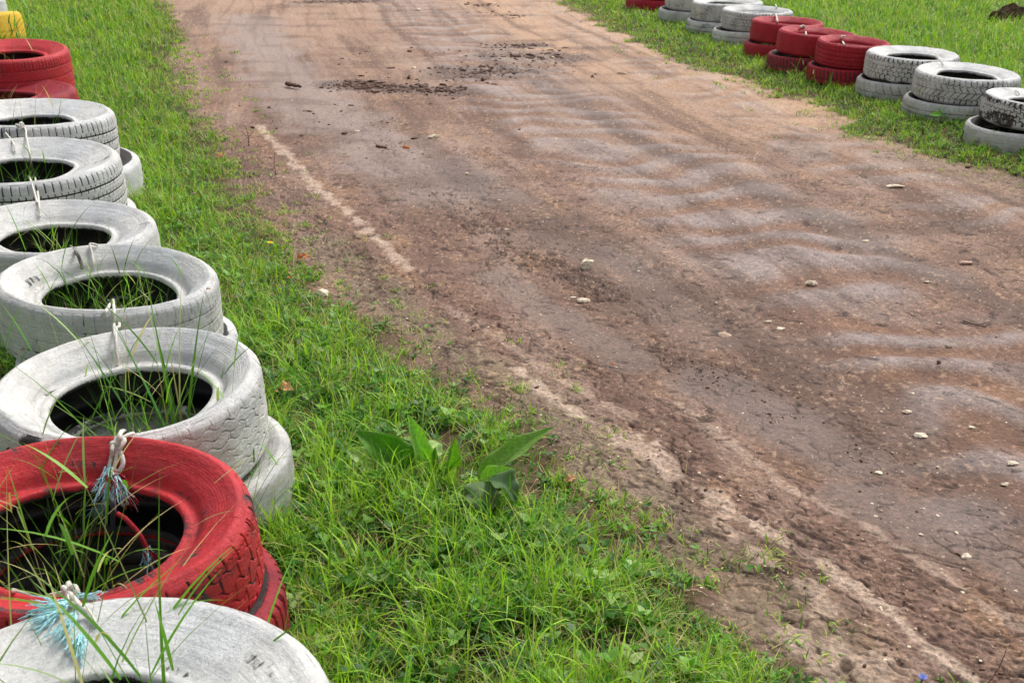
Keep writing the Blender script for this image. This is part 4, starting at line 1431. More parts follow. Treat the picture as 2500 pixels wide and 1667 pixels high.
def tuft(label, spots, seed, group="tall grass growing through the tyres", name="grass_tuft"):
    """spots: (px,py of the foot on the ground, count, length, width, spread, lean, curve, palette)"""
    rs = np.random.default_rng(seed)
    b0 = un(spots[0][0], spots[0][1], spots[0][9] if len(spots[0]) > 9 else 0.0)
    root = empty(name, (float(b0[0]), float(b0[1]), 0.0))
    tag(root, label, "grass", group)
    pals = {'g': [G_DEEP, G_MID, G_MID, G_PALE], 'd': [G_STRAW, G_MID, G_STRAW, G_PALE], 'm': [G_BLUE, G_DEEP, G_MID, G_STRAW]}
    gb, gs = GBag(), GBag()
    stems = 0
    for (px, py, n, L, w, sp, lean, cv, pl, *rest) in spots:
        z = rest[0] if rest else 0.0
        c = un(px, py, z)
        n, w = int(n * 1.35), w * 1.1
        base = np.stack([c[0] + rs.normal(0, sp, n), c[1] + rs.normal(0, sp, n), np.full(n, z)], -1)
        ct = pal(rs.uniform(0, 1, n), pals[pl], rs)
        Ls = L * rs.uniform(0.5, 1.1, n)
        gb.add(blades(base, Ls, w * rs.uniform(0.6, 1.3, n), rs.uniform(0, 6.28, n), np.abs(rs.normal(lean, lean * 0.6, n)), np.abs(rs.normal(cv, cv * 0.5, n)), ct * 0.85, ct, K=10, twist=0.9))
        # jointed stalks with side leaves
        k = max(3, n // 7)
        bs = base[:k]
        Lk = L * rs.uniform(0.75, 1.15, k)
        az = rs.uniform(0, 6.28, k)
        th = np.abs(rs.normal(lean * 0.8, 0.12, k))
        cs = pal(rs.uniform(0, 1, k), [G_STRAW * 0.8, G_DEEP, G_MID], rs)
        gs.add(blades(bs, Lk, np.full(k, max(0.0016, w * 0.5)), az, th, np.full(k, 0.15), cs, cs, K=8))
        for f in (0.5, 0.7, 0.88):
            d = Lk * f
            q = bs + np.stack([np.sin(th + .05) * np.cos(az) * d, np.sin(th + .05) * np.sin(az) * d, np.cos(th + .05) * d], -1)
            cc = pal(rs.uniform(0, 1, k), pals[pl], rs)
            gs.add(blades(q, L * 0.32 * rs.uniform(0.5, 1.1, k), np.full(k, w * 0.9), az + rs.uniform(-2.5, 2.5, k), th + 0.45, np.full(k, 0.5), cc, cc, K=6))
            stems += k
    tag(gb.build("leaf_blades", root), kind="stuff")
    tag(gs.build("stalks", root), kind="stuff")
    return root


def opening(i, dx=0.0, dy=0.0, z=0.0):
    """picture position of a point in the opening of left stack i"""
    x, y = LEFT[i][0] + dx, LEFT[i][1] + dy
    yy, zc = y, z - CZ
    dep = y * math.cos(PITCH) - zc * math.sin(PITCH)
    up = y * math.sin(PITCH) + zc * math.cos(PITCH)
    return ((x / dep * FPX + 1250) / SC, (833.5 - up / dep * FPX) / SC)


def op(i, dx, dy, *a, z=0.0):
    return (*opening(i, dx, dy, z), *a, z)


tuft("long green blades rising in front of the nearest white tyre at the bottom left", [op(0, -0.02, 0.10, 13, 0.68, 0.0060, 0.06, 0.25, 1.3, 'g'), op(0, 0.08, 0.10, 8, 0.66, 0.0070, 0.05, 0.2, 1.0, 'g'), op(0, -0.15, 0.12, 8, 0.62, 0.0055, 0.05, 0.3, 0.9, 'g'),
     op(0, -0.12, 0.08, 12, 0.62, 0.005, 0.04, 0.3, 0.8, 'd')], 301)
tuft("long arching half-dry grass spilling inside the opening of the big red tyre", [op(1, -0.05, -0.02, 60, 0.50, 0.0036, 0.05, 0.45, 2.3, 'd'), op(1, -0.08, 0.0, 14, 0.55, 0.0042, 0.04, 0.4, 2.0, 'g'), op(1, -0.04, 0.05, 6, 0.52, 0.0050, 0.02, 0.12, 0.3, 'g')], 302)
tuft("thin green stalks standing in the wide opening of the zigzag tread white tyre", [op(2, 0.0, 0.0, 26, 0.56, 0.004, 0.03, 0.22, 0.6, 'g'), op(2, 0.09, 0.02, 12, 0.62, 0.007, 0.02, 0.15, 0.3, 'm'), op(2, -0.07, -0.04, 8, 0.36, 0.0035, 0.03, 0.35, 0.8, 'd')], 303)
tuft("dense thin grass filling the opening of the flattened white tyre", [op(3, -0.10, 0.02, 80, 0.40, 0.0036, 0.05, 0.22, 0.5, 'g'), op(3, 0.0, -0.04, 120, 0.38, 0.0034, 0.07, 0.35, 0.6, 'd'), op(3, 0.10, 0.0, 60, 0.42, 0.0036, 0.05, 0.25, 0.5, 'g')], 304)
tuft("dry and green grass filling the opening of the smooth white tyre", [op(4, -0.03, 0.0, 100, 0.38, 0.0042, 0.08, 0.3, 0.6, 'd'), op(4, 0.06, 0.0, 30, 0.42, 0.0046, 0.05, 0.22, 0.5, 'g')], 305)
tuft("green stalks in the opening of the grooved white tyre with thin ropes", [op(5, -0.05, -0.05, 50, 0.46, 0.005, 0.07, 0.2, 0.5, 'g'), op(5, 0.08, -0.04, 20, 0.46, 0.005, 0.06, 0.22, 0.5, 'g')], 306)
tuft("a few thin stalks in the opening of the large white tyre", [op(6, 0.0, 0.0, 14, 0.52, 0.005, 0.08, 0.18, 0.4, 'm')], 307)
tuft("pale thin grass in front of the low red tyre at the left edge", [op(7, 0.05, 0.0, 24, 0.5, 0.005, 0.10, 0.3, 0.6, 'd')], 308)
tuft("pale grass inside the farther red tyre at the left edge", [op(8, 0.02, 0.02, 16, 0.58, 0.006, 0.08, 0.22, 0.6, 'd')], 309)
tuft("tall green grass standing in front of the yellow tyre at the top left", [(30, 215, 50, 0.60, 0.011, 0.12, 0.22, 0.6, 'g'), (70, 210, 40, 0.5, 0.010, 0.10, 0.25, 0.6, 'g')], 310)
GT = "tall grass tufts beside the tyres"
tuft("tall green tuft growing beside the lower white tyre right of the zigzag tread tyre", [(585, 1235, 36, 0.26, 0.0045, 0.05, 0.35, 0.9, 'g'), (640, 1290, 30, 0.20, 0.004, 0.05, 0.5, 1.0, 'm')], 311, GT)
tuft("green tuft against the lower red tyre at the bottom", [(690, 1480, 50, 0.15, 0.0042, 0.06, 0.5, 1.0, 'm'), (660, 1560, 40, 0.17, 0.0045, 0.05, 0.4, 0.9, 'g')], 312, GT)
tuft("green tuft at the foot of the flattened white tyre", [(535, 830, 40, 0.17, 0.0045, 0.06, 0.4, 0.8, 'g'), (560, 760, 30, 0.15, 0.0045, 0.06, 0.4, 0.8, 'g')], 313, GT)
tuft("tall grass between the camera-side rim of the zigzag tyre and the red tyre", [op(1, 0.16, 0.33, 14, 0.5, 0.004, 0.03, 0.25, 0.6, 'g')], 314, GT)
tuft("tall thin grass behind the left end of the flattened white tyre", [op(3, -0.30, 0.05, 20, 0.55, 0.0035, 0.04, 0.3, 0.5, 'g'), op(2, -0.30, 0.25, 12, 0.5, 0.004, 0.03, 0.3, 0.5, 'm')], 315, GT)
tuft("green tuft beside the nearest red stack on the right", [(1880, 205, 30, 0.16, 0.009, 0.1, 0.4, 0.7, 'g'), (1850, 190, 20, 0.2, 0.007, 0.08, 0.4, 0.6, 'd')], 316, GT)
tuft("tall seeding grass in front of the farthest red stack", [(1758, 140, 12, 0.26, 0.007, 0.06, 0.3, 0.4, 'd')], 317, GT)
tuft("green tuft by the lower chevron stack tyre on the right", [(2185, 295, 30, 0.16, 0.009, 0.08, 0.4, 0.7, 'g'), (2290, 340, 20, 0.14, 0.009, 0.1, 0.4, 0.7, 'g')], 318, GT)


# ------------------------------------------------------------------ broad-leaved weed
def leaf_sheet(p0, p1, width, bend, nrm, col, seed, wavy=0.1, fold=0.25, nu=26, nv=11):
    rs = np.random.default_rng(seed)
    p0, p1 = np.array(p0, float), np.array(p1, float)
    ax = p1 - p0
    L = np.linalg.norm(ax)
    nrm = np.array(nrm, float)
    nrm -= ax * np.dot(nrm, ax) / L ** 2
    nrm /= np.linalg.norm(nrm)
    side = np.cross(ax / L, nrm)
    t = np.linspace(0, 1, nu)[:, None]
    v = np.linspace(-1, 1, nv)[None]
    w = width / 2 * (np.sin(math.pi * t ** 0.72) ** 0.75 * (1 - 0.15 * t) + 0.05 * (1 - t))
    ctr = p0[None, None] + ax[None, None] * t[..., None] + nrm[None, None] * (bend * L * np.sin(math.pi * t * 0.9))[..., None]
    off = (np.abs(v) ** 1.3) * fold * w + wavy * w * np.sin(t * 14 + v * 1.5 + rs.uniform(0, 6)) * np.abs(v) ** 2
    vein = 0.0009 * np.sin((t * 11 - np.abs(v) * 2.2) * 2 * math.pi) * (1 - np.abs(v)) - 0.0012 * np.exp(-(v * 9) ** 2)
    P = ctr + side[None, None] * (v * w)[..., None] + nrm[None, None] * (off + vein)[..., None]
    C = np.array(col)[None, None] * (0.9 + 0.25 * np.exp(-(v * 8) ** 2) + 0.12 * np.cos((t * 11 - np.abs(v) * 2.2) * 2 * math.pi) * 0.6)[..., None]
    edge = np.exp(-((1 - np.abs(v)) * 9) ** 2)[..., None] * 0.35
    C = C * (1 - edge) + lin(180, 200, 130)[None, None] * edge
    # real thickness: the sheet and its underside joined round the rim
    n = nu * nv
    V = np.concatenate((P.reshape(-1, 3), (P - nrm[None, None] * 0.0009).reshape(-1, 3)))
    C = np.concatenate((C.reshape(-1, 3), C.reshape(-1, 3) * 0.9 + 0.03))
    F = gridfaces(nu, nv)
    rim = np.concatenate([np.arange(nv), np.arange(1, nu) * nv + nv - 1, (nu - 1) * nv + np.arange(nv - 2, -1, -1), np.arange(nu - 2, 0, -1) * nv])
    r2 = np.roll(rim, -1)
    R = np.stack([rim, r2, r2 + n, rim + n], -1)
    return V, np.concatenate((F, F[:, ::-1] + n, R)), np.zeros((0, 3), int), C


def weed(label, base_px, leaves, seed):
    b = un(*base_px, 0.02)
    root = empty("broadleaf_weed", (float(b[0]), float(b[1]), gz(b[0], b[1])))
    tag(root, label, "plant", "broad-leaved weeds in the grass")
    for i, (bx, by, bz, tx, ty, tz, w, bend, nrm, col) in enumerate(leaves):
        gb = GBag()
        p0, p1 = un(bx, by, bz * 1.2 + 0.01), un(tx, ty, tz * 1.2 + 0.025)
        gb.add(leaf_sheet(p0, p1, w * 1.15, bend * 1.3, nrm, col, seed + i, 0.28, 0.75))
        gb.build("leaf", root, M_WEED)


Q = lambda x, y: ((700 + x / 2.94) / SC, (900 + y / 2.94) / SC)
CD, CM, CP = lin(116, 172, 66), lin(176, 220, 116), lin(200, 222, 158)


def lf(a, za, b, zb, w, bend, nrm, col):
    (ax_, ay_), (bx_, by_) = Q(*a), Q(*b)
    return (ax_, ay_, za, bx_, by_, zb, w, bend, nrm, col)


weed("broad-leaved weed with upright pointed leaves in the grass, left one of the pair", Q(1000, 800), [
    lf((890, 730), .05, (490, 450), .13, .085, .10, (0.3, -0.8, 0.5), CD),
    lf((1005, 780), .03, (862, 318), .17, .050, .06, (0.5, -0.9, 0.3), CM),
    lf((1150, 740), .04, (1205, 485), .14, .042, .03, (0.4, -0.9, 0.3), CM * 0.8),
    lf((960, 760), .05, (1090, 540), .07, .070, .20, (0.0, -0.5, 0.9), CP),
    lf((870, 860), .03, (530, 780), .08, .045, .15, (0.1, -0.5, 0.9), CD),
    lf((620, 720), .04, (430, 580), .07, .060, .10, (-0.2, -0.4, 0.9), CP),
    lf((530, 800), .07, (405, 835), .05, .028, .05, (0, -0.6, 0.8), CP),
    lf((1110, 820), .03, (1070, 560), .11, .035, .05, (-0.5, -0.9, 0.2), CD)], 401)
weed("broad-leaved weed with one long wavy leaf reaching over the mud, right one of the pair", Q(1370, 860), [
    lf((1375, 790), .05, (1915, 422), .13, .050, .04, (-0.2, -0.6, 0.75), CM * 0.75),
    lf((1390, 800), .06, (1648, 728), .08, .036, .10, (0.1, -0.6, 0.8), CM),
    lf((1415, 810), .09, (1405, 1095), .02, .078, .22, (0.0, -0.6, 0.8), lin(124, 152, 104)),
    lf((1440, 800), .09, (1640, 985), .04, .060, .25, (0.4, -0.4, 0.85), lin(118, 150, 104)),
    lf((1180, 860), .03, (1225, 695), .10, .040, .05, (-0.3, -0.9, 0.3), CP * 0.9),
    lf((1300, 870), .03, (1240, 1030), .03, .030, .1, (0, -0.5, 0.9), CP),
    lf((1500, 960), .02, (1720, 1010), .03, .04, .1, (0, -0.4, 0.9), CM)], 421)
weed("pale green weed with a few broad leaves against the chevron stack on the right", (2170, 275), [
    (2175, 285, .0, 2130, 268, .06, .055, .1, (-0.3, -0.7, 0.6), CM * 1.1), (2180, 285, .03, 2200, 300, .0, .04, .2, (0.2, -0.6, 0.7), CM),
    (2215, 295, .0, 2240, 290, .03, .04, .2, (0.2, -0.6, 0.7), CM)], 441)


# ------------------------------------------------------------------ flowers
M_FLOW = mat_leaf("flower_petal", 0.6, 0.25)


def flower(kind, label, cat, px, py, zt, foot, r, cols, npet, cup, seed, stemcol=G_MID, leaves=0):
    rs = np.random.default_rng(seed)
    top = un(px, py, zt)
    fz = gz(*un(*foot, 0)[:2])
    ft = un(*foot, fz)
    root = empty(kind, tuple(float(q) for q in ft))
    tag(root, label, cat)
    P = smooth_path([ft, ft * 0.5 + top * 0.5 + np.array((0.004, 0, 0.003)), top], 14)
    V, F, T = tube_np(P, 0.0011 if r < 0.012 else 0.0014, 6)
    C = np.repeat(np.array(stemcol)[None], len(V), 0)
    gb = GBag()
    gb.add((V, F, T, C))
    gb.build("stem", root, M_WEED)
    gb = GBag()
    for ring in range(2 if npet > 9 else 1):
        n = npet
        az = np.linspace(0, 6.283, n, endpoint=False) + ring * 0.2
        base = np.repeat(top[None], n, 0)
        c = pal(rs.uniform(0, 1, n), [cols[0], cols[1]], rs)
        gb.add(blades(base, np.full(n, r * (1 - 0.35 * ring)), np.full(n, r * 2.4 * math.pi / n * 0.9), az, np.full(n, cup - 0.4 * ring), np.full(n, 0.4), c, c, K=4))
    gb.build("petals", root, M_FLOW)
    if leaves:
        gb = GBag()
        for i in range(leaves):
            q = P[3 + i * 3] if 3 + i * 3 < len(P) else P[-2]
            gb.add(leaf_sheet(q, q + np.array((rs.uniform(-0.04, 0.04), -0.01, 0.012)), 0.012, 0.1, (0, -0.3, 1), G_MID, seed + i))
        gb.build("leaves", root, M_WEED)


YEL, ORA, PNK, BLU = lin(250, 225, 30), lin(236, 140, 40), lin(222, 140, 210), lin(150, 165, 235)
flower("dandelion", "yellow dandelion flower in the grass near the mud edge", "flower", 620, 558, 0.10, (606, 625), 0.014, (YEL, YEL), 20, 1.2, 501)
flower("wildflower", "small orange flower below the yellow dandelion", "flower", 664, 638, 0.07, (650, 690), 0.008, (ORA, ORA), 12, 0.9, 502)
flower("clover_flower", "small pink flower in the grass beside the white tyres", "flower", 447, 446, 0.08, (445, 480), 0.011, (PNK, PNK), 14, 0.7, 503)
flower("chicory", "pale blue flower on a thin green stem at the bottom right", "flower", 2118, 1560, 0.10, (2095, 1600), 0.013, (BLU, BLU), 9, 0.6, 504, G_DEEP, 3)

# ------------------------------------------------------------------ stones, clods, leaves, twigs
M_STONE = mat_simple("pale_limestone", lin(228, 212, 188), 0.85, 60, 0.3, 0.7, 0.004)
M_STONE_P = mat_simple("pinkish_stone", lin(188, 160, 140), 0.85, 90, 0.3, 0.6, 0.004)
M_ROCK = mat_simple("brown_field_stone", lin(100, 76, 62), 0.9, 20, 0.5, 0.8, 0.01)
M_CLOD = mat_simple("dark_damp_mud", lin(98, 70, 56), 0.8, 60, 0.4, 0.8, 0.004)
M_DEAD = mat_simple("dry_orange_brown_leaf", lin(186, 112, 66), 0.8, 120, 0.4, 0.5, 0.002)
M_TAN = mat_simple("dry_tan_leaf", lin(196, 140, 100), 0.8, 120, 0.4, 0.5, 0.002)
M_TWIG = mat_simple("dead_twig", lin(92, 68, 54), 0.85, 200, 0.4, 0.5, 0.001)
M_PALE = mat_simple("bleached_twig", lin(180, 150, 125), 0.85, 200, 0.3, 0.5, 0.001)


_ic = None


def ico(sub):
    t = (1 + 5 ** 0.5) / 2
    V = [(-1, t, 0), (1, t, 0), (-1, -t, 0), (1, -t, 0), (0, -1, t), (0, 1, t), (0, -1, -t), (0, 1, -t), (t, 0, -1), (t, 0, 1), (-t, 0, -1), (-t, 0, 1)]
    F = [(0, 11, 5), (0, 5, 1), (0, 1, 7), (0, 7, 10), (0, 10, 11), (1, 5, 9), (5, 11, 4), (11, 10, 2), (10, 7, 6), (7, 1, 8), (3, 9, 4), (3, 4, 2), (3, 2, 6), (3, 6, 8), (3, 8, 9),
         (4, 9, 5), (2, 4, 11), (6, 2, 10), (8, 6, 7), (9, 8, 1)]
    V = [np.array(v, float) / math.sqrt(1 + t * t) for v in V]
    for _ in range(sub):
        cache, NF = {}, []

        def mid(a, b):
            k = (min(a, b), max(a, b))
            if k not in cache:
                m = V[a] + V[b]
                V.append(m / np.linalg.norm(m))
                cache[k] = len(V) - 1
            return cache[k]
        for a, b, c in F:
            ab, bc, ca = mid(a, b), mid(b, c), mid(c, a)
            NF += [(a, ab, ca), (b, bc, ab), (c, ca, bc), (ab, bc, ca)]
        F = NF
    return np.array(V), np.array(F)


ICO = {k: ico(k) for k in (1, 2, 3)}


def lump(sub, size, seed, facets=7, rough=0.12, boxy=False):
    """angular stone: a sphere cut by random planes, then roughened"""
    rs = np.random.default_rng(seed)
    V, F = ICO[sub]
    V = V.copy()
    for i in range(facets):
        n = rs.normal(0, 1, 3)
        if boxy:
            n = np.zeros(3)
            n[i % 3] = (1, -1)[(i // 3) % 2]
            n += rs.normal(0, 0.12, 3)
        n /= np.linalg.norm(n)
        d = rs.uniform(0.42, 0.8)
        k = V @ n - d
        V = V - np.where(k > 0, k, 0)[:, None] * n[None] * 0.92
    V = V * (1 + rough * noise(V[:, 0] * 3 + seed, V[:, 1] * 3 + V[:, 2] * 2, seed))[:, None]
    return V * np.array(size)[None], F


def stone(label, px, py, wpx, ratio, mat, seed, flat=0.5, name="stone", group="stones on the dirt track", cat="stone", sink=0.5):
    p = un(px, py, 0)
    z = gz(p[0], p[1])
    p = un(px, py, z)
    r = wpx * SC * depth(p) / FPX / 2 * 0.98
    V, F = lump(3, (r, r * ratio, r * flat), seed, 8, 0.18, seed == 600)
    a = seed * 1.3
    R = np.array(Matrix.Rotation(a, 3, 'Z')) if ratio == 1 else np.eye(3)
    V = V @ R.T
    o = npmesh(name, V, [F], mat, None, None, False)
    if seed == 600:
        sink = 0.5
    o.location = (float(p[0]), float(p[1]), z + r * flat * (1 - sink))
    tag(o, label, cat, group)


for i, (lab, px, py, w, ra, fl, mt) in enumerate([
        ("squarish white stone standing up in the middle of the mud", 1351, 616, 40, 0.85, 0.75, 0),
        ("flat pale tan stone below the squarish white one", 1338, 692, 36, 0.6, 0.28, 0),
        ("small flat chip touching the flat pale tan stone", 1317, 684, 16, 0.6, 0.25, 0),
        ("pale stone at the grass edge, below the brown dead leaf", 742, 678, 34, 0.8, 0.55, 0),
        ("crumbly white stone below the dark mud clods", 998, 317, 42, 0.45, 0.35, 0),
        ("thin white chip left of the crumbly white stone", 817, 302, 24, 0.4, 0.15, 0),
        ("white stone on the rippled mud, right of centre", 1862, 655, 30, 0.8, 0.6, 0),
        ("long flat white stone on the mud near the right tyres", 2056, 430, 44, 0.4, 0.25, 0),
        ("small white stone between the ripples above centre right", 1990, 556, 20, 0.7, 0.45, 0),
        ("flat greyish pink stone near the right edge", 2217, 605, 34, 0.7, 0.25, 1),
        ("pale chip on the right, above the greyish pink stone's level and left of it", 2131, 648, 24, 0.5, 0.2, 0),
        ("small white chip, upper one of the two above the pinkish round stone", 1763, 740, 22, 0.6, 0.3, 0),
        ("white crumbly chip, lower one of the two right of the pinkish round stone", 1790, 757, 26, 0.6, 0.35, 0),
        ("rounded pinkish stone half sunk in the mud", 1665, 771, 34, 0.75, 0.3, 1),
        ("small bright white pebble near the right edge ripples", 2180, 795, 17, 0.7, 0.5, 0),
        ("oval white stone lying alone on the right side mud", 2115, 1003, 33, 0.75, 0.35, 0),
        ("small crumbled white stone above left of the oval white one", 2083, 946, 22, 0.7, 0.35, 0),
        ("small cream stone above right of the oval white one", 2229, 982, 20, 0.7, 0.35, 0),
        ("pale chip below left of the oval white stone", 2019, 1087, 20, 0.8, 0.3, 0),
        ("white crumbly stone by the right edge, lower half of the photo", 2326, 1066, 34, 0.6, 0.3, 0),
        ("small pale stone below the crumbly one at the right edge", 2308, 1113, 26, 0.6, 0.3, 0),
        ("whitish stone low on the right in damp mud", 2220, 1280, 26, 0.9, 0.5, 0),
        ("pale pebble alone in the smooth mud left of centre", 1072, 400, 14, 0.7, 0.4, 0),
        ("small pale chip above the torn tyre prints", 1161, 528, 17, 0.5, 0.25, 0),
        ("small pale pebble just below the clods, centre left", 1146, 462, 14, 0.6, 0.3, 0),
        ("flat pale stone near the far right verge", 1428, 170, 28, 0.4, 0.2, 0),
        ("pale stone beside the cluster of far dark clods", 1270, 134, 16, 0.6, 0.4, 0),
        ("small white stone right of the near dark clods", 1140, 232, 20, 0.5, 0.3, 0),
        ("small white stone above the near dark clods", 950, 157, 18, 0.6, 0.35, 0),
        ("small pale stone far up the track near the top", 960, 24, 14, 0.6, 0.35, 0),
        ("orange brown stone chip in the mud below the white chips", 932, 341, 22, 0.7, 0.4, 2),
        ("small white pebble near the dark dung-like lump on the right", 2095, 905, 14, 0.7, 0.4, 0),
        ("tiny white stone at the lower right corner", 2115, 1228, 14, 0.7, 0.4, 0),
        ("rounded grey pebble in the light sandy streak at the bottom", 1652, 1203, 18, 0.8, 0.5, 1),
        ("flat grey stone lying beside the light sandy streak", 1660, 1192, 26, 0.5, 0.3, 1),
]):
    stone(lab, px, py, w, ra, (M_STONE, M_STONE_P, M_DEAD)[mt], 600 + i * 3, fl)
stone("small dark lump of mud alone on the right side mud", 2156, 834, 14, 0.9, M_CLOD, 705, 0.7, "mud_clod", "dark mud clods", "clod")
stone("dark lump of mud lying alone right of the near clods", 1110 - 0, 186, 12, 0.9, M_CLOD, 706, 0.8, "mud_clod", "dark mud clods", "clod")
stone("small dark clod in the middle of the far track", 1360, 178, 11, 0.9, M_CLOD, 707, 0.7, "mud_clod", "dark mud clods", "clod")
stone("dark clod just above the near group of clods", 939, 182, 13, 0.8, M_CLOD, 708, 0.9, "mud_clod", "dark mud clods", "clod")
stone("brown clod at the right verge of the track", 2225, 386, 18, 0.6, M_CLOD, 709, 0.5, "mud_clod", "dark mud clods", "clod")
stone("brown rock in the right field near the top right corner, nearer of two", 2325, 50, 76, 0.5, M_ROCK, 711, 0.75, "rock", "rocks in the right field", "rock")
stone("dark brown rock beside the other rock near the top right corner", 2288, 57, 46, 0.6, M_ROCK, 713, 0.9, "rock", "rocks in the right field", "rock")
stone("low brown lump of earth in the right field left of the rocks", 2215, 30, 50, 0.5, M_ROCK, 715, 0.22, "rock", "rocks in the right field", "rock")


def clods():
    rs = np.random.default_rng(91)
    b = Bag()
    for (c0, c1, n, sp) in CLODS:
        a, e = un(*c0), un(*c1)
        for i in range(int(n * 1.7)):
            t = rs.uniform(0, 1)
            x = a[0] * (1 - t) + e[0] * t + rs.standard_t(3) * sp * 0.5
            y = a[1] * (1 - t) + e[1] * t + rs.standard_t(4) * sp * 0.8
            s = 0.004 + 0.026 * rs.beta(0.8, 4.0)
            V, F = lump(1, (s * rs.uniform(0.9, 2.6), s * rs.uniform(0.7, 1.2), s * rs.uniform(0.25, 0.6)), int(rs.integers(1e6)), 5, 0.3)
            R = np.array(Matrix.Rotation(rs.uniform(0, 6.28), 3, 'Z'))
            b.add(V @ R.T + np.array((x, y, gz(x, y) + s * 0.25)), None, F)
    # loose crumbs along the torn ruts
    for P, w, k in TORN:
        for i in range(int(70 * k)):
            j = rs.integers(0, len(P) - 1)
            t = rs.uniform()
            q = P[j] * (1 - t) + P[j + 1] * t
            x, y = q[0] + rs.normal(0, w * 0.7), q[1] + rs.normal(0, w * 0.7)
            s = 0.0022 + 0.006 * rs.beta(1.2, 5)
            V, F = lump(1, (s * rs.uniform(0.8, 2.0), s, s * 0.6), int(rs.integers(1e6)), 4, 0.3)
            R = np.array(Matrix.Rotation(rs.uniform(0, 6.28), 3, 'Z'))
            b.add(V @ R.T + np.array((x, y, gz(x, y) + s * 0.3)), None, F)
    tag(b.build("mud_clods", M_CLOD), "dark crumbled mud clods and crumbs scattered on the track", "mud clods", None, "stuff")


clods()


def pebbles():
    rs = np.random.default_rng(92)
    for mat, lab, n in ((M_STONE, "pale gravel chips scattered over the dirt track", 1100), (M_STONE_P, "pinkish gravel grains scattered over the dirt track", 900)):
        b = Bag()
        k = 0
        while k < n:
            u = rs.uniform()
            y = (1.1 ** 0.6 + u * (13 ** 0.6 - 1.1 ** 0.6)) ** (1 / 0.6)
            half = 0.5 * (y * .91 + .6) * 1.15
            x = rs.uniform(-half, half)
            if not (edge_x(EDGE_L, np.array([y]))[0] - 0.1 < x < edge_x(EDGE_R, np.array([y]))[0] + 0.1):
                continue
            s = 0.0018 + 0.0065 * rs.beta(1.0, 6) * (1 + y * 0.14)
            V, F = lump(1, (s, s * rs.uniform(0.5, 1), s * rs.uniform(0.3, 0.6)), int(rs.integers(1e6)), 4, 0.2)
            R = np.array(Matrix.Rotation(rs.uniform(0, 6.28), 3, 'Z'))
            b.add(V @ R.T + np.array((x, y, gz(x, y) + s * 0.1)), None, F)
            k += 1
        tag(b.build("gravel", mat, smooth=False), lab, "gravel", None, "stuff")


pebbles()


def dead_leaf(label, px, py, L, W, mat, seed, on_tyre=False, rz=0.0, lift=0.0):
    rs = np.random.default_rng(seed)
    if on_tyre:
        p = np.array(hit(px, py, 0.004))
    else:
        p = un(px, py, lift)
        p[2] = gz(p[0], p[1]) + 0.006 + lift
    d = np.array((math.cos(rz), math.sin(rz), 0.1))
    V, F, T, C = leaf_sheet(np.zeros(3), d * L, W, 0.18, (0.1, -0.2, 1), (0.3, 0.2, 0.1), seed, 0.35, 0.5, 18, 9)
    o = npmesh("dead_leaf", V, [F], mat)
    o.location = tuple(float(q) for q in p)
    tag(o, label, "leaf", "fallen dead leaves")


dead_leaf("curled orange brown dead leaf at the grass edge above the pale stone", 682, 598, 0.055, 0.035, M_DEAD, 801, rz=0.1)
dead_leaf("tan dead leaf half hidden in the grass right of the zigzag tread tyre", 640, 930, 0.055, 0.045, M_TAN, 802, rz=-0.3, lift=0.05)
dead_leaf("small orange dead leaf on the mud beside the upper verge grass", 502, 366, 0.05, 0.02, M_DEAD, 803, rz=1.2)
dead_leaf("tiny orange leaf lying on the smooth mud, centre", 1402, 840, 0.016, 0.010, M_DEAD, 804, rz=-0.6)
dead_leaf("small brown leaf lying on the right end of the flattened white tyre", 472, 667, 0.014, 0.007, M_TAN, 805, True, -0.2)
dead_leaf("small brown leaf lying on the left rim of the zigzag tread tyre", 50, 802, 0.016, 0.006, M_TAN, 806, True, -0.2)
dead_leaf("brown dead leaf in the grass right of the long wavy weed leaf", 1300, 1118, 0.03, 0.022, M_TAN, 807, rz=0.5, lift=0.01)
dead_leaf("small reddish dead leaf under the grass at the mud edge, left of the weeds", 742, 762, 0.02, 0.012, M_DEAD, 808, rz=0.5, lift=0.02)


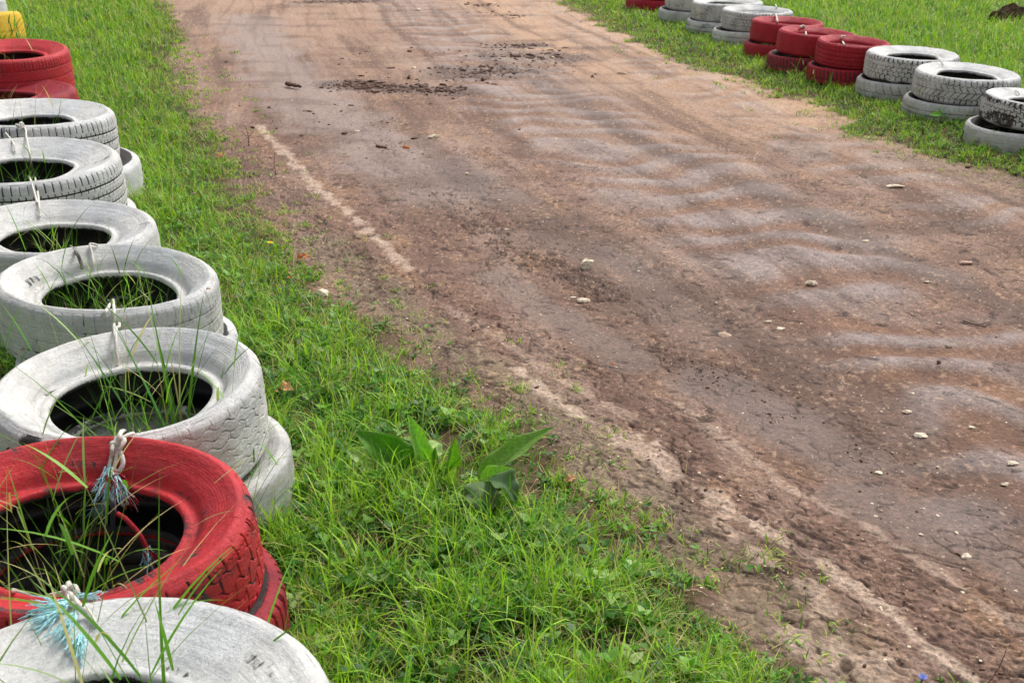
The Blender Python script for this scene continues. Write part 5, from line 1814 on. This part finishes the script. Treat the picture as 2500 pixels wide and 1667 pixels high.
def twig(label, pts, r, mat, branches=(), seed=1, name="twig", group="twigs on the ground"):
    P = []
    for (px, py, z) in pts:
        g0 = gz(*un(px, py, 0)[:2])
        P.append(un(px, py, g0 + z + r))
    root = empty(name, tuple(float(q) for q in P[0]))
    tag(root, label, "twig", group)
    b = Bag()
    path = smooth_path(P, 24)
    rs = np.random.default_rng(seed)
    path[1:-1] += rs.normal(0, r * 0.35, (22, 3))
    b.add(*tube_np(path, r, 7, taper=np.linspace(1, 0.55, 24)))
    b.build("stem", mat, root)
    for br in branches:
        Pb = [un(px, py, gz(*un(px, py, 0)[:2]) + z + r) for (px, py, z) in br]
        b = Bag()
        b.add(*tube_np(smooth_path(Pb, 14), r * 0.6, 6, taper=np.linspace(1, 0.5, 14)))
        b.build("branch", mat, root)


twig("thick dark stick lying on the track left of the near clods", [(658, 193, .004), (675, 196, .006), (692, 199, .004)], 0.016, M_CLOD, name="stick")
twig("forked dry twig on the rippled mud near the right edge", [(2212, 737, 0), (2240, 745, 0.002), (2266, 750, 0.001)], 0.003, M_TWIG, [[(2240, 746, 0), (2262, 742, .004), (2290, 733, .004)], [(2262, 750, 0), (2272, 742, .006), (2278, 733, .008)]])
twig("bare dark twig standing up at the mud edge on the upper left", [(572, 335, 0), (570, 310, .05), (562, 290, .08)], 0.0035, M_TWIG, [[(570, 315, .04), (580, 305, .06), (585, 296, .07)], [(570, 318, .03), (560, 308, .05), (553, 300, .06)]])
twig("thin dark twig arching up beside the light streak on the upper left", [(634, 400, 0), (630, 375, .03), (632, 350, .07)], 0.003, M_TWIG)
twig("thin pale twig lying on the mud at the bottom by the sandy streak", [(1790, 1275, 0), (1830, 1290, .002), (1865, 1305, 0)], 0.0012, M_PALE)
twig("thin pale straw on the mud below the round pinkish stone", [(1940, 858, 0), (1950, 850, .002), (1958, 842, .001)], 0.0014, M_PALE)
twig("thin brown twig standing by the lower right corner", [(2270, 1570, 0), (2295, 1530, .02), (2312, 1490, .05)], 0.0014, M_TWIG)
twig("bleached bent stick in the grass near the bottom", [(1570, 1358, .02), (1600, 1355, .03), (1625, 1368, .02)], 0.003, M_PALE)
twig("dark twig standing in the grass at the top left beyond the red tyres", [(205, 60, 0), (200, 45, .06), (192, 35, .12)], 0.008, M_TWIG)
twig("small dark stub standing in the grass in front of the right white tyres", [(2120, 310, 0), (2120, 292, .05)], 0.005, M_TWIG)
